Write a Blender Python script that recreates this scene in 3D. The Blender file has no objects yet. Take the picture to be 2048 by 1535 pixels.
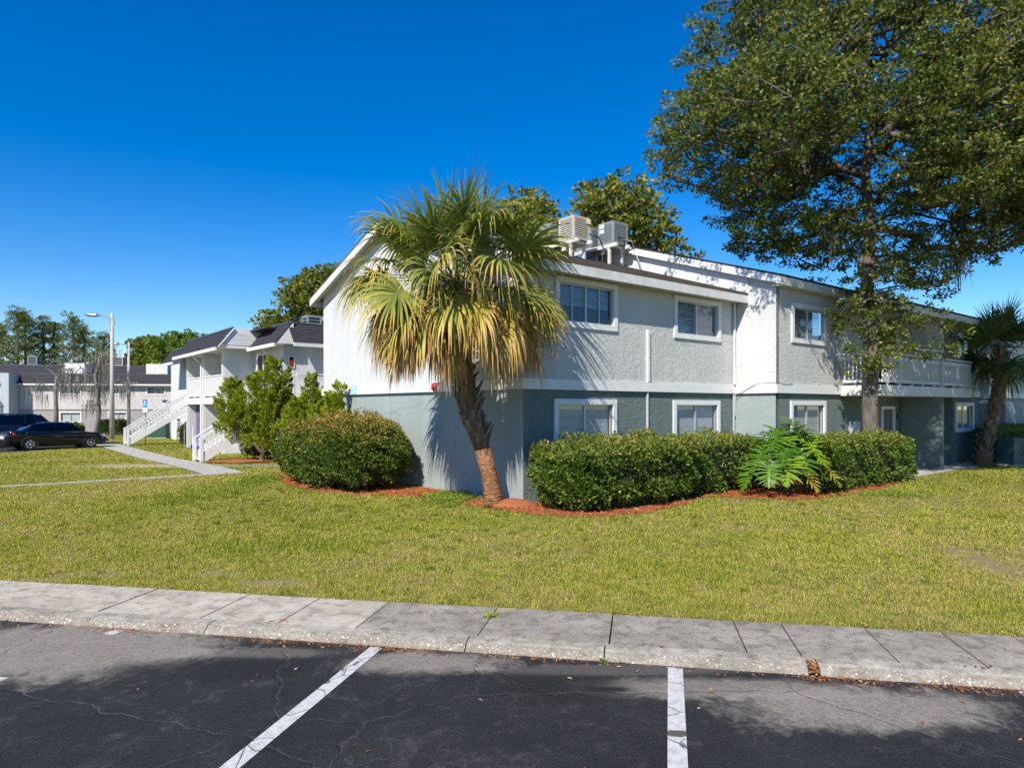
import bpy, math, random
import numpy as np
from mathutils import Vector, Matrix
random.seed(7); RNG = np.random.default_rng(7)
R = math.radians
sc = bpy.context.scene
COL = sc.collection

# ------------------------------------------------------------------ camera, sky, sun, exposure
cam_d = bpy.data.cameras.new('camera'); cam = bpy.data.objects.new('camera', cam_d); COL.objects.link(cam)
cam.location = (0, 0, 2.15); cam.rotation_euler = (R(90), 0, 0)
cam_d.lens = 23.84; cam_d.sensor_width = 36; cam_d.shift_y = 0.0232
cam_d.clip_start = 0.1; cam_d.clip_end = 3000
sc.camera = cam
SUN_AZ, SUN_EL = 246.0, 43.0          # direction towards the sun: angle from +X, elevation
w = bpy.data.worlds.new('World'); sc.world = w; w.use_nodes = True
nt = w.node_tree; nt.nodes.clear()
sky = nt.nodes.new('ShaderNodeTexSky'); sky.sky_type = 'NISHITA'; sky.sun_disc = False
sky.sun_elevation = R(SUN_EL); sky.sun_rotation = R(90 - SUN_AZ)
sky.air_density = 1.0; sky.dust_density = 0.0; sky.ozone_density = 4.0; sky.altitude = 0
hs = nt.nodes.new('ShaderNodeHueSaturation'); hs.inputs['Saturation'].default_value = 1.46; hs.inputs['Hue'].default_value = 0.510; hs.inputs['Value'].default_value = 1.0
bg = nt.nodes.new('ShaderNodeBackground'); bg.inputs['Strength'].default_value = 0.12
ow = nt.nodes.new('ShaderNodeOutputWorld')
nt.links.new(sky.outputs[0], hs.inputs['Color']); nt.links.new(hs.outputs[0], bg.inputs['Color']); nt.links.new(bg.outputs[0], ow.inputs['Surface'])
sun_d = bpy.data.lights.new('sun', 'SUN'); sun_d.energy = 5.0; sun_d.angle = R(0.53); sun_d.color = (1.0, 0.94, 0.84)
sun = bpy.data.objects.new('sun', sun_d); COL.objects.link(sun)
sdir = Vector((math.cos(R(SUN_AZ)) * math.cos(R(SUN_EL)), math.sin(R(SUN_AZ)) * math.cos(R(SUN_EL)), math.sin(R(SUN_EL))))
sun.rotation_euler = (-sdir).to_track_quat('-Z', 'Y').to_euler(); sun.location = sdir * 60
sc.view_settings.view_transform = 'Standard'; sc.view_settings.look = 'None'
sc.view_settings.exposure = 0.42; sc.view_settings.gamma = 1.0; sc.view_settings.use_curve_mapping = False

# ------------------------------------------------------------------ material helpers
class NT:
    def __init__(s, name):
        s.m = bpy.data.materials.new(name); s.m.use_nodes = True
        s.t = s.m.node_tree; s.t.nodes.clear()
        s.out = s.t.nodes.new('ShaderNodeOutputMaterial')
    def n(s, ty, **kw):
        nd = s.t.nodes.new(ty)
        for k, v in kw.items():
            if k in nd.inputs: nd.inputs[k].default_value = v
            else: setattr(nd, k, v)
        return nd
    def l(s, a, b): s.t.links.new(a, b)
    def co(s):
        return s.n('ShaderNodeTexCoord').outputs['Object']
    def noise(s, scale, detail=4, rough=.55, vec=None, dist=0.0):
        nd = s.n('ShaderNodeTexNoise'); nd.inputs['Scale'].default_value = scale
        nd.inputs['Detail'].default_value = detail; nd.inputs['Roughness'].default_value = rough
        nd.inputs['Distortion'].default_value = dist
        s.l(vec if vec is not None else s.co(), nd.inputs['Vector'])
        return nd.outputs['Fac']
    def ramp(s, fac, stops, interp='LINEAR'):
        nd = s.n('ShaderNodeValToRGB'); nd.color_ramp.interpolation = interp
        e = nd.color_ramp.elements
        while len(e) < len(stops): e.new(0.5)
        for q, (p, c) in zip(e, stops):
            q.position = p; q.color = (*c, 1) if len(c) == 3 else c
        s.l(fac, nd.inputs['Fac']); return nd.outputs['Color']
    def mix(s, fac, a, b, blend='MIX'):
        nd = s.n('ShaderNodeMix'); nd.data_type = 'RGBA'; nd.blend_type = blend
        for sock, v in ((nd.inputs[0], fac), (nd.inputs[6], a), (nd.inputs[7], b)):
            if isinstance(v, (int, float)): sock.default_value = v
            elif isinstance(v, tuple): sock.default_value = (*v, 1) if len(v) == 3 else v
            else: s.l(v, sock)
        return nd.outputs[2]
    def math(s, op, a, b=None, clamp=False):
        nd = s.n('ShaderNodeMath'); nd.operation = op; nd.use_clamp = clamp
        for i, v in enumerate((a, b)):
            if v is None: continue
            if isinstance(v, (int, float)): nd.inputs[i].default_value = v
            else: s.l(v, nd.inputs[i])
        return nd.outputs[0]
    def blob(s, cx, cy, rx, ry, nz, amt=.45, soft=.25):
        """a stain with its own ragged shape: an ellipse in metres with a noisy edge"""
        mp = s.n('ShaderNodeMapping'); s.l(s.co(), mp.inputs['Vector'])
        mp.inputs['Scale'].default_value = (1 / rx, 1 / ry, 0); mp.inputs['Location'].default_value = (-cx / rx, -cy / ry, 0)
        ln = s.n('ShaderNodeVectorMath'); ln.operation = 'LENGTH'; s.l(mp.outputs[0], ln.inputs[0])
        d = s.math('ADD', ln.outputs['Value'], s.math('MULTIPLY', s.math('SUBTRACT', nz, .5), amt * 4))
        mr = s.n('ShaderNodeMapRange'); mr.interpolation_type = 'SMOOTHSTEP'
        mr.inputs[1].default_value = 1 + soft; mr.inputs[2].default_value = 1 - soft; s.l(d, mr.inputs[0])
        return mr.outputs[0]
    def bump(s, h, strength=.3, dist=.02, nrm=None):
        nd = s.n('ShaderNodeBump'); nd.inputs['Strength'].default_value = strength; nd.inputs['Distance'].default_value = dist
        s.l(h, nd.inputs['Height'])
        if nrm is not None: s.l(nrm, nd.inputs['Normal'])
        return nd.outputs[0]
    def bsdf(s, col, rough=.8, normal=None, metal=0, spec=.5, coat=0):
        b = s.n('ShaderNodeBsdfPrincipled')
        if isinstance(col, tuple): b.inputs['Base Color'].default_value = (*col, 1)
        else: s.l(col, b.inputs['Base Color'])
        if isinstance(rough, (int, float)): b.inputs['Roughness'].default_value = rough
        else: s.l(rough, b.inputs['Roughness'])
        b.inputs['Metallic'].default_value = metal; b.inputs['Specular IOR Level'].default_value = spec
        b.inputs['Coat Weight'].default_value = coat
        if normal is not None: s.l(normal, b.inputs['Normal'])
        s.l(b.outputs[0], s.out.inputs['Surface']); return b
MAT = {}
def mat(name):
    return MAT[name]
def simple(name, col, rough=.6, metal=0, var=.12, scale=6, spec=.4, coat=0, bump=.0):
    s = NT(name); nz = s.noise(scale, 5)
    lo = tuple(c * (1 - var) for c in col); hi = tuple(min(1, c * (1 + var)) for c in col)
    c = s.ramp(nz, [(.3, lo), (.7, hi)])
    nr = s.bump(s.noise(scale * 12, 4), bump, .004) if bump else None
    s.bsdf(c, rough, nr, metal, spec, coat); MAT[name] = s.m
def stucco(name, col, relief, stain=.12):
    s = NT(name); co = s.co()
    big = s.noise(.55, 5, .6, co); streakmap = s.n('ShaderNodeMapping'); s.l(co, streakmap.inputs['Vector']); streakmap.inputs['Scale'].default_value = (2.2, 2.2, .16)
    streak = s.noise(1.6, 5, .6, streakmap.outputs[0])
    c = s.ramp(big, [(.3, tuple(x * (1 - stain) for x in col)), (.7, tuple(min(1, x * 1.04) for x in col))])
    c = s.mix(s.math('MULTIPLY', s.ramp(streak, [(.45, (0, 0, 0)), (.72, (1, 1, 1))]), .30), c, tuple(x * .70 for x in col))
    cr = s.n('ShaderNodeTexVoronoi', feature='DISTANCE_TO_EDGE'); cr.inputs['Scale'].default_value = .33; wz = s.n('ShaderNodeTexNoise'); wz.inputs['Scale'].default_value = 2.0; wz.inputs['Detail'].default_value = 8; s.l(co, wz.inputs['Vector']); s.l(s.mix(.22, co, wz.outputs['Color']), cr.inputs['Vector'])
    c = s.mix(s.math('MULTIPLY', s.ramp(cr.outputs['Distance'], [(0, (1, 1, 1)), (.0022, (0, 0, 0))]), .35), c, tuple(x * .45 for x in col))
    c = s.mix(s.math('MULTIPLY', s.ramp(streak, [(.2, (1, 1, 1)), (.42, (0, 0, 0))]), .25), c, tuple(min(1, x * 1.2) for x in col))
    tro = s.noise(8.5, 8, .66, co, .7)
    tr = s.ramp(tro, [(.40, (0, 0, 0)), (.47, (.75, .75, .75)), (.62, (1, 1, 1))])
    fine = s.noise(70, 3, .6, co)
    h = s.math('ADD', tr, s.math('MULTIPLY', fine, .35))
    s.bsdf(c, .88, s.bump(h, relief, .022), spec=.25); MAT[name] = s.m
stucco('stucco_light', (.575, .58, .55), .6)
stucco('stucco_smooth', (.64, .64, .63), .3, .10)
stucco('stucco_dark', (.165, .21, .19), .75)
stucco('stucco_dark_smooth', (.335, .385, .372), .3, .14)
stucco('stucco_beige', (.56, .52, .52), .2, .06)
stucco('stucco_taupe', (.36, .325, .32), .2, .06)
simple('white_paint', (.72, .715, .69), .55, var=.05, scale=3, bump=.06)
simple('white_worn', (.64, .635, .61), .65, var=.12, scale=4, bump=.1)
simple('soffit', (.50, .47, .42), .8, var=.1)
simple('grey_paint', (.42, .46, .48), .6, var=.08)
simple('aluminium', (.55, .56, .57), .4, .6, var=.08)
simple('steel_dark', (.10, .12, .13), .5, .3)
simple('louver_grey', (.30, .35, .37), .5, .2, var=.1)
simple('louver_beige', (.58, .53, .45), .5, .1, var=.08)
simple('cabinet_dark', (.035, .04, .045), .7)
simple('rubber', (.018, .018, .02), .75)
simple('black_cable', (.015, .015, .015), .6)
simple('green_box', (.035, .085, .06), .5, var=.15, bump=.05)
simple('teal_box', (.06, .12, .12), .5, var=.2, bump=.05)
simple('pole_concrete', (.47, .43, .38), .85, var=.12, scale=2, bump=.2)
simple('galvanised', (.45, .47, .48), .4, .7)
simple('purple_cloth', (.17, .10, .26), .9, var=.25, scale=8)
simple('red_paint', (.50, .03, .05), .35)
simple('yellow_trim', (.85, .70, .42), .6)
simple('sign_blue', (.02, .20, .62), .4, var=.03)
simple('plaque_blue', (.36, .62, .74), .5, var=.05)
simple('sign_white', (.85, .86, .87), .45, var=.03)
simple('blue_plastic', (.01, .05, .55), .4)
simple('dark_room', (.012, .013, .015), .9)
simple('blind', (.86, .86, .84), .6, var=.05)
simple('door_brown', (.16, .15, .15), .5)
simple('lens_red', (.45, .01, .01), .15, coat=1)
simple('lens_clear', (.6, .6, .62), .1, coat=1)
simple('rim', (.66, .67, .69), .35, .3)
simple('car_black', (.004, .005, .008), .12, coat=.3, var=.02, spec=.35)
simple('car_blue', (.006, .009, .016), .15, coat=.3, var=.02, spec=.35)
simple('moss', (.21, .195, .165), .95, var=.3, scale=3)
simple('dead_leaf', (.45, .17, .06), .8, var=.5, scale=9)
def shingle(name, col):
    s = NT(name); co = s.co()
    b = s.n('ShaderNodeTexBrick'); s.l(co, b.inputs['Vector'])
    nz = s.noise(3, 4, .6, co); fi = s.noise(90, 2, .5, co)
    c = s.ramp(nz, [(.25, tuple(x * .6 for x in col)), (.75, tuple(x * 1.5 for x in col))])
    c = s.mix(s.math('MULTIPLY', fi, .5), c, tuple(x * 1.9 for x in col))
    s.bsdf(c, .9, s.bump(fi, .4, .004), spec=.25); MAT[name] = s.m
shingle('shingle', (.035, .034, .038)); shingle('shingle_brown', (.085, .068, .058))
def glass(name, tint, rough=.03):
    s = NT(name)
    g = s.n('ShaderNodeBsdfGlossy'); g.inputs['Roughness'].default_value = rough; g.inputs['Color'].default_value = (.95, .97, 1, 1)
    t = s.n('ShaderNodeBsdfTransparent'); t.inputs['Color'].default_value = (*tint, 1)
    f = s.n('ShaderNodeLayerWeight'); f.inputs['Blend'].default_value = .5
    m = s.n('ShaderNodeMixShader'); k = s.math('ADD', s.math('MULTIPLY', s.math('POWER', f.outputs['Facing'], 4.0), .9), .05, True)
    s.l(k, m.inputs[0]); s.l(t.outputs[0], m.inputs[1]); s.l(g.outputs[0], m.inputs[2]); s.l(m.outputs[0], s.out.inputs['Surface'])
    MAT[name] = s.m
glass('window_glass', (.88, .90, .91)); glass('car_glass', (.03, .035, .04), .01)
def leafmat(name, stops, rough=.45, trans=.3, gloss=.12):
    """leaf colours by the per-leaf attribute v (each leaf has one colour), light passes through"""
    s = NT(name); at = s.n('ShaderNodeAttribute'); at.attribute_name = 'v'
    c = s.ramp(at.outputs['Fac'], stops)
    b = s.n('ShaderNodeBsdfPrincipled'); s.l(c, b.inputs['Base Color']); b.inputs['Roughness'].default_value = rough
    b.inputs['Specular IOR Level'].default_value = gloss * 4
    tl = s.n('ShaderNodeBsdfTranslucent'); s.l(s.mix(.5, c, (.25, .30, .02)), tl.inputs['Color'])
    m = s.n('ShaderNodeMixShader'); m.inputs[0].default_value = trans
    s.l(b.outputs[0], m.inputs[1]); s.l(tl.outputs[0], m.inputs[2]); s.l(m.outputs[0], s.out.inputs['Surface']); MAT[name] = s.m
leafmat('leaf_oak', [(0, (.045, .082, .012)), (.4, (.10, .142, .022)), (.8, (.185, .20, .032)), (1, (.26, .21, .035))], .5, .22, .08)
leafmat('leaf_oak_far', [(0, (.07, .105, .016)), (.5, (.17, .20, .025)), (1, (.34, .29, .035))], .55, .25, .06)
leafmat('leaf_hedge', [(0, (.045, .095, .012)), (.4, (.10, .18, .022)), (.7, (.21, .26, .035)), (.9, (.33, .28, .06)), (1, (.30, .15, .05))], .48, .25, .07)
leafmat('leaf_bush', [(0, (.035, .085, .012)), (.4, (.085, .155, .018)), (.65, (.19, .22, .03)), (.85, (.36, .25, .045)), (1, (.42, .19, .05))], .5, .24, .07)
leafmat('leaf_juniper', [(0, (.15, .20, .014)), (.5, (.34, .40, .022)), (1, (.55, .54, .05))], .7, .42, .03)
leafmat('leaf_palm', [(0, (.06, .10, .035)), (.3, (.14, .19, .05)), (.5, (.28, .31, .06)), (.68, (.52, .40, .07)), (.84, (.54, .31, .10)), (1, (.52, .37, .21))], .5, .25, .08)
leafmat('leaf_philo', [(0, (.05, .14, .010)), (.55, (.14, .28, .016)), (.85, (.30, .38, .025)), (1, (.55, .44, .05))], .3, .25, .12)
leafmat('leaf_pine', [(0, (.075, .11, .02)), (1, (.20, .23, .045))], .7, .15, .04)
leafmat('leaf_bright', [(0, (.06, .12, .014)), (.5, (.15, .24, .022)), (1, (.27, .33, .04))], .6, .25, .06)
leafmat('grass_blade', [(0, (.12, .17, .018)), (.35, (.29, .33, .034)), (.65, (.44, .42, .06)), (.88, (.56, .44, .14)), (1, (.50, .33, .16))], .7, .3, .03)
def bark(name, a, b, sc_=9, st=(1, 1, .22)):
    s = NT(name); mp = s.n('ShaderNodeMapping'); s.l(s.co(), mp.inputs['Vector']); mp.inputs['Scale'].default_value = st
    nz = s.noise(sc_, 6, .65, mp.outputs[0]); c = s.ramp(nz, [(.3, a), (.7, b)])
    s.bsdf(c, .9, s.bump(nz, .9, .03), spec=.2); MAT[name] = s.m
bark('bark_oak', (.06, .05, .04), (.21, .18, .15)); bark('bark_pine', (.09, .06, .045), (.22, .16, .12))
bark('bark_palm', (.11, .05, .025), (.40, .20, .095), 11, (1, 1, 1.8)); bark('palm_boot', (.065, .047, .036), (.29, .205, .145), 8)
bark('bark_grey', (.10, .09, .08), (.25, .225, .20)); bark('stem_green', (.05, .08, .02), (.12, .16, .04), 12)
def ground_mats():
    # lawn soil and thatch under the blades
    s = NT('lawn_ground'); co = s.co()
    n1 = s.noise(.35, 6, .65, co, .4); n2 = s.noise(3.5, 6, .7, co); n3 = s.noise(38, 4, .6, co)
    c = s.ramp(n1, [(.30, (.22, .165, .08)), (.48, (.18, .175, .035)), (.7, (.12, .15, .02))])
    c = s.mix(s.ramp(n2, [(.42, (0, 0, 0)), (.62, (1, 1, 1))]), c, (.33, .28, .085))
    c = s.mix(s.ramp(n2, [(.62, (0, 0, 0)), (.74, (1, 1, 1))]), c, (.38, .28, .18))
    c = s.mix(s.math('MULTIPLY', n3, .5), c, (.05, .05, .012))
    sand = s.blob(-13.4, 25.2, 3.6, 1.1, n2, .5); c = s.mix(s.math('MULTIPLY', sand, .85), c, (.44, .37, .29))
    sand = s.blob(-8.6, 25.5, 2.2, 1.0, n2, .5); c = s.mix(s.math('MULTIPLY', sand, .8), c, (.30, .26, .22))
    for (x, y, rx, ry) in ((-5.4, 8.75, .55, .22), (-3.75, 8.8, .35, .16), (-2.9, 8.3, .6, .22), (5.1, 15.35, .75, .35), (6.6, 9.3, .35, 1.5), (-5.9, 8.5, .4, .12), (.9, 9.9, .3, .12), (8.0, 14.6, 1.6, .5), (4.2, 11.9, .9, .3), (-1.0, 11.2, 1.0, .3)):
        c = s.mix(s.math('MULTIPLY', s.blob(x, y, rx, ry, n2, .7, .9), .4), c, (.32, .23, .15))
    s.bsdf(c, .95, s.bump(s.math('ADD', n3, n2), .6, .03), spec=.1); MAT['lawn_ground'] = s.m
    s = NT('mulch'); n1 = s.noise(26, 5, .7); n2 = s.noise(2, 4)
    c = s.ramp(n1, [(.3, (.18, .055, .025)), (.55, (.44, .135, .045)), (.75, (.58, .26, .13))])
    c = s.mix(s.math('MULTIPLY', s.ramp(n2, [(.45, (0, 0, 0)), (.7, (1, 1, 1))]), .5), c, (.26, .16, .09))
    s.bsdf(c, .95, s.bump(n1, 1.0, .03), spec=.1); MAT['mulch'] = s.m
    s = NT('mulch_chip'); at = s.n('ShaderNodeAttribute'); at.attribute_name = 'v'
    s.bsdf(s.ramp(at.outputs['Fac'], [(0, (.26, .07, .025)), (.5, (.58, .17, .05)), (1, (.68, .34, .16))]), .9, spec=.15); MAT['mulch_chip'] = s.m
    s = NT('fallen_leaf'); at = s.n('ShaderNodeAttribute'); at.attribute_name = 'v'
    s.bsdf(s.ramp(at.outputs['Fac'], [(0, (.20, .075, .03)), (.5, (.48, .18, .06)), (1, (.60, .36, .16))]), .8, spec=.2); MAT['fallen_leaf'] = s.m
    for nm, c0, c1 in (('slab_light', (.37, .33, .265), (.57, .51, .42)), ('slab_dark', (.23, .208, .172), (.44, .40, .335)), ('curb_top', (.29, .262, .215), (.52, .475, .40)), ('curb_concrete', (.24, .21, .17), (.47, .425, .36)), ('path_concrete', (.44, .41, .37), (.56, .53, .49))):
        s = NT(nm); co = s.co(); n1 = s.noise(1.7, 6, .65, co); n2 = s.noise(70, 4, .7, co); n3 = s.noise(6, 8, .75, co, .4)
        c = s.ramp(n1, [(.3, c0), (.68, c1)])
        c = s.mix(s.math('MULTIPLY', s.ramp(n2, [(.35, (1, 1, 1)), (.55, (0, 0, 0))]), .65 if 'light' not in nm else .25), c, tuple(x * .4 for x in c0))
        c = s.mix(s.math('MULTIPLY', s.ramp(n3, [(.48, (0, 0, 0)), (.62, (1, 1, 1))]), .7), c, (c0[0] * .55, c0[1] * .5, c0[2] * .42))
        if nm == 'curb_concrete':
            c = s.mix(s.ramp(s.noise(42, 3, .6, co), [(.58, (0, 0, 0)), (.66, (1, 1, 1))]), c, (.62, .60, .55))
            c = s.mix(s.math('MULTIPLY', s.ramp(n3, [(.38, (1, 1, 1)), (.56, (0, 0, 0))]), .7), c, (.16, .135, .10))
        s.bsdf(c, .9, s.bump(s.math('ADD', n2, n3), .45, .006), spec=.2); MAT[nm] = s.m
    s = NT('line_paint'); co = s.co(); n1 = s.noise(14, 6, .7, co); n2 = s.noise(2.2, 5, .6, co)
    v = s.n('ShaderNodeTexVoronoi', feature='DISTANCE_TO_EDGE'); v.inputs['Scale'].default_value = 3.4; s.l(s.mix(.25, co, s.n('ShaderNodeTexNoise').outputs['Color']), v.inputs['Vector'])
    c = s.ramp(n1, [(.3, (.36, .35, .335)), (.6, (.57, .56, .545))])
    c = s.mix(s.ramp(v.outputs['Distance'], [(.0, (1, 1, 1)), (.022, (0, 0, 0))]), c, (.05, .05, .055))
    c = s.mix(s.ramp(n1, [(.27, (1, 1, 1)), (.33, (0, 0, 0))]), c, (.07, .07, .075))
    c = s.mix(s.blob(1.13, 4.62, .085, .05, n1, .3, .2), c, (.10, .085, .06)); c = s.mix(s.blob(-1.52, 5.5, .05, .05, n1, .3, .2), c, (.13, .11, .07))
    s.bsdf(c, .75, s.bump(n1, .3, .004), spec=.3); MAT['line_paint'] = s.m
    s = NT('asphalt'); co = s.co(); n1 = s.noise(.9, 6, .65, co, .3); n2 = s.noise(5, 6, .7, co); n3 = s.noise(110, 4, .75, co); n4 = s.noise(2.2, 7, .7, co, .8); n4 = s.math('ADD', s.math('MULTIPLY', n4, .62), s.math('MULTIPLY', s.noise(9, 8, .75, co), .38))
    c = s.ramp(n1, [(.28, (.013, .0132, .015)), (.55, (.021, .0213, .023)), (.75, (.036, .036, .036))])
    c = s.mix(s.math('MULTIPLY', s.ramp(n4, [(.53, (0, 0, 0)), (.64, (1, 1, 1))]), .5), c, (.10, .096, .092))
    dust = (.37, .325, .27); gr = s.ramp(s.noise(34, 5, .8, co), [(.34, (.5, .5, .5)), (.58, (1, 1, 1))])
    for (x, y, rx, ry, a) in ((-4.05, 6.35, 1.25, .75, 1.0), (-.72, 5.92, .65, .24, .95), (2.55, 5.02, .90, .34, 1.0), (1.6, 5.38, 1.0, .2, .8), (.9, 5.75, 1.2, .12, .3), (-2.4, 6.15, .8, .12, .4), (-9, 7.2, 2.2, .6, .7), (7.5, 4.2, 1.6, .5, .7)):
        c = s.mix(s.math('MULTIPLY', s.math('MULTIPLY', s.blob(x, y, rx, ry, n4, .75, .38), gr), a), c, s.mix(s.math('MULTIPLY', n2, .6), dust, (.11, .098, .085)))
    for (x, y, rx, ry, a) in ((.35, 5.35, .55, .28, .8), (-2.6, 5.75, .7, .22, .7), (1.95, 5.6, .25, .08, .6), (.75, 5.35, .18, .05, .9)):
        c = s.mix(s.math('MULTIPLY', s.blob(x, y, rx, ry, n4, .4, .4), a), c, (.012, .012, .013))
    wv = s.n('ShaderNodeTexNoise'); wv.inputs['Scale'].default_value = 3.5; wv.inputs['Detail'].default_value = 8; s.l(co, wv.inputs['Vector'])
    wc = s.mix(.20, co, wv.outputs['Color'])
    v1 = s.n('ShaderNodeTexVoronoi', feature='DISTANCE_TO_EDGE'); v1.inputs['Scale'].default_value = .40; s.l(wc, v1.inputs['Vector'])
    v2 = s.n('ShaderNodeTexVoronoi', feature='DISTANCE_TO_EDGE'); v2.inputs['Scale'].default_value = 6.5; s.l(wc, v2.inputs['Vector'])
    ck = s.ramp(v1.outputs['Distance'], [(.0, (1, 1, 1)), (.002, (.6, .6, .6)), (.0045, (0, 0, 0))])
    c = s.mix(s.math('MULTIPLY', s.math('MULTIPLY', ck, s.ramp(n2, [(.35, (0, 0, 0)), (.6, (1, 1, 1))])), .45), c, (.11, .105, .10))
    ck2 = s.math('MULTIPLY', s.ramp(v2.outputs['Distance'], [(.0, (1, 1, 1)), (.03, (0, 0, 0))]), s.ramp(n1, [(.48, (0, 0, 0)), (.64, (1, 1, 1))]))
    c = s.mix(s.math('MULTIPLY', ck2, .28), c, (.17, .165, .16))
    c = s.mix(s.math('MULTIPLY', s.ramp(n3, [(.52, (0, 0, 0)), (.68, (1, 1, 1))]), .34), c, (.19, .185, .18))
    h = s.math('SUBTRACT', s.math('ADD', n3, s.math('MULTIPLY', n2, .5)), s.math('MULTIPLY', ck, 1.5))
    s.bsdf(c, .9, s.bump(h, .8, .010), spec=.2); MAT['asphalt'] = s.m
ground_mats()
# ------------------------------------------------------------------ object helpers
def link(o, parent=None):
    COL.objects.link(o)
    if parent is not None: o.parent = parent
    return o
def tag(o, label=None, cat=None, group=None, kind=None):
    if label: o['label'] = label
    if cat: o['category'] = cat
    if group: o['group'] = group
    if kind: o['kind'] = kind
    return o
def empty(name, loc=(0, 0, 0), rz=0.0, label=None, cat=None, group=None):
    o = bpy.data.objects.new(name, None); o.empty_display_size = .2; link(o)
    o.location = loc; o.rotation_euler = (0, 0, rz); return tag(o, label, cat, group)
def copy_tree(o, parent=None):
    c = o.copy(); COL.objects.link(c); c.parent = parent
    for ch in list(o.children): copy_tree(ch, c)
    return c
class MB:
    def __init__(s): s.v = []; s.f = []; s.mi = []; s.cur = 0
    def add(s, vs, fs):
        b = len(s.v); s.v += [tuple(p) for p in vs]
        for f in fs: s.f.append(tuple(i + b for i in f)); s.mi.append(s.cur)
        return s
    def box(s, x0, x1, y0, y1, z0, z1):
        vs = [(x0, y0, z0), (x1, y0, z0), (x1, y1, z0), (x0, y1, z0), (x0, y0, z1), (x1, y0, z1), (x1, y1, z1), (x0, y1, z1)]
        return s.add(vs, [(0, 3, 2, 1), (4, 5, 6, 7), (0, 1, 5, 4), (1, 2, 6, 5), (2, 3, 7, 6), (3, 0, 4, 7)])
    def bar(s, p, q, w, h, up=(0, 0, 1)):
        p, q = Vector(p), Vector(q); d = (q - p).normalized(); u = Vector(up); sd = d.cross(u)
        if sd.length < 1e-4: sd = d.cross(Vector((1, 0, 0)))
        sd.normalize(); u = sd.cross(d)
        vs = [c + sd * (w / 2 * a) + u * (h / 2 * b) for c in (p, q) for a, b in ((-1, -1), (1, -1), (1, 1), (-1, 1))]
        return s.add(vs, [(0, 1, 2, 3), (7, 6, 5, 4), (0, 4, 5, 1), (1, 5, 6, 2), (2, 6, 7, 3), (3, 7, 4, 0)])
    def tube(s, pts, rad, n=8, cap=True):
        pts = [Vector(p) for p in pts]; m = len(pts)
        if isinstance(rad, (int, float)): rad = [rad] * m
        vs = []; ref = Vector((.3, .9, .2)).normalized()
        for i, p in enumerate(pts):
            d = (pts[min(i + 1, m - 1)] - pts[max(i - 1, 0)]).normalized()
            a = d.cross(ref)
            if a.length < 1e-3: a = d.cross(Vector((1, 0, 0)))
            a.normalize(); b = d.cross(a)
            vs += [p + (a * math.cos(2 * math.pi * k / n) + b * math.sin(2 * math.pi * k / n)) * rad[i] for k in range(n)]
        fs = [(i * n + k, i * n + (k + 1) % n, (i + 1) * n + (k + 1) % n, (i + 1) * n + k) for i in range(m - 1) for k in range(n)]
        if cap: fs += [tuple(range(n))[::-1], tuple((m - 1) * n + k for k in range(n))]
        return s.add(vs, fs)
    def prism(s, poly, off):
        """polygon (list of 3d points) extruded by vector off"""
        n = len(poly); o = Vector(off); vs = [Vector(p) for p in poly] + [Vector(p) + o for p in poly]
        fs = [tuple(range(n))[::-1], tuple(n + k for k in range(n))] + [(k, (k + 1) % n, n + (k + 1) % n, n + k) for k in range(n)]
        return s.add(vs, fs)
    def lathe(s, prof, n=16, c=(0, 0, 0), axis='z'):
        vs = []
        for r, z in prof:
            for k in range(n):
                a = 2 * math.pi * k / n; x, y = r * math.cos(a), r * math.sin(a)
                p = (x, y, z) if axis == 'z' else ((x, z, y) if axis == 'y' else (z, x, y))
                vs.append((p[0] + c[0], p[1] + c[1], p[2] + c[2]))
        m = len(prof)
        return s.add(vs, [(i * n + k, i * n + (k + 1) % n, (i + 1) * n + (k + 1) % n, (i + 1) * n + k) for i in range(m - 1) for k in range(n)] + [tuple(range(n)), tuple((m - 1) * n + k for k in range(n))])
    def build(s, name, mats, parent=None, smooth=False, loc=None, rot=None, fixn=True):
        me = bpy.data.meshes.new(name); me.from_pydata([tuple(p) for p in s.v], [], s.f)
        if not isinstance(mats, (list, tuple)): mats = [mats]
        for m in mats: me.materials.append(MAT[m])
        if len(mats) > 1: me.polygons.foreach_set('material_index', s.mi)
        if smooth: me.polygons.foreach_set('use_smooth', [True] * len(me.polygons))
        me.update()
        if fixn:
            import bmesh
            bm = bmesh.new(); bm.from_mesh(me); bmesh.ops.recalc_face_normals(bm, faces=bm.faces); bm.to_mesh(me); bm.free()
        o = bpy.data.objects.new(name, me); link(o, parent)
        if loc is not None: o.location = loc
        if rot is not None: o.rotation_euler = rot
        return o
def inst(name, mesh, parent, loc=(0, 0, 0), rot=(0, 0, 0), scale=(1, 1, 1)):
    o = bpy.data.objects.new(name, mesh); link(o, parent); o.location = loc; o.rotation_euler = rot; o.scale = scale; return o
def npmesh(name, V, F, mats, parent=None, v=None, smooth=False):
    """numpy mesh: V (n,3), F (m,3|4) and an optional per-vertex attribute v"""
    V = np.asarray(V, np.float32); F = np.asarray(F, np.int32); k = F.shape[1]
    me = bpy.data.meshes.new(name); me.vertices.add(len(V)); me.vertices.foreach_set('co', V.ravel())
    me.loops.add(F.size); me.loops.foreach_set('vertex_index', F.ravel())
    me.polygons.add(len(F)); me.polygons.foreach_set('loop_start', np.arange(0, F.size, k, dtype=np.int32))
    try: me.polygons.foreach_set('loop_total', np.full(len(F), k, np.int32))
    except Exception: pass
    if v is not None:
        at = me.attributes.new('v', 'FLOAT', 'POINT'); at.data.foreach_set('value', np.asarray(v, np.float32))
    if smooth: me.polygons.foreach_set('use_smooth', np.ones(len(F), bool))
    me.materials.append(MAT[mats]); me.update(calc_edges=True); me.validate()
    o = bpy.data.objects.new(name, me); link(o, parent); return o
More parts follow.
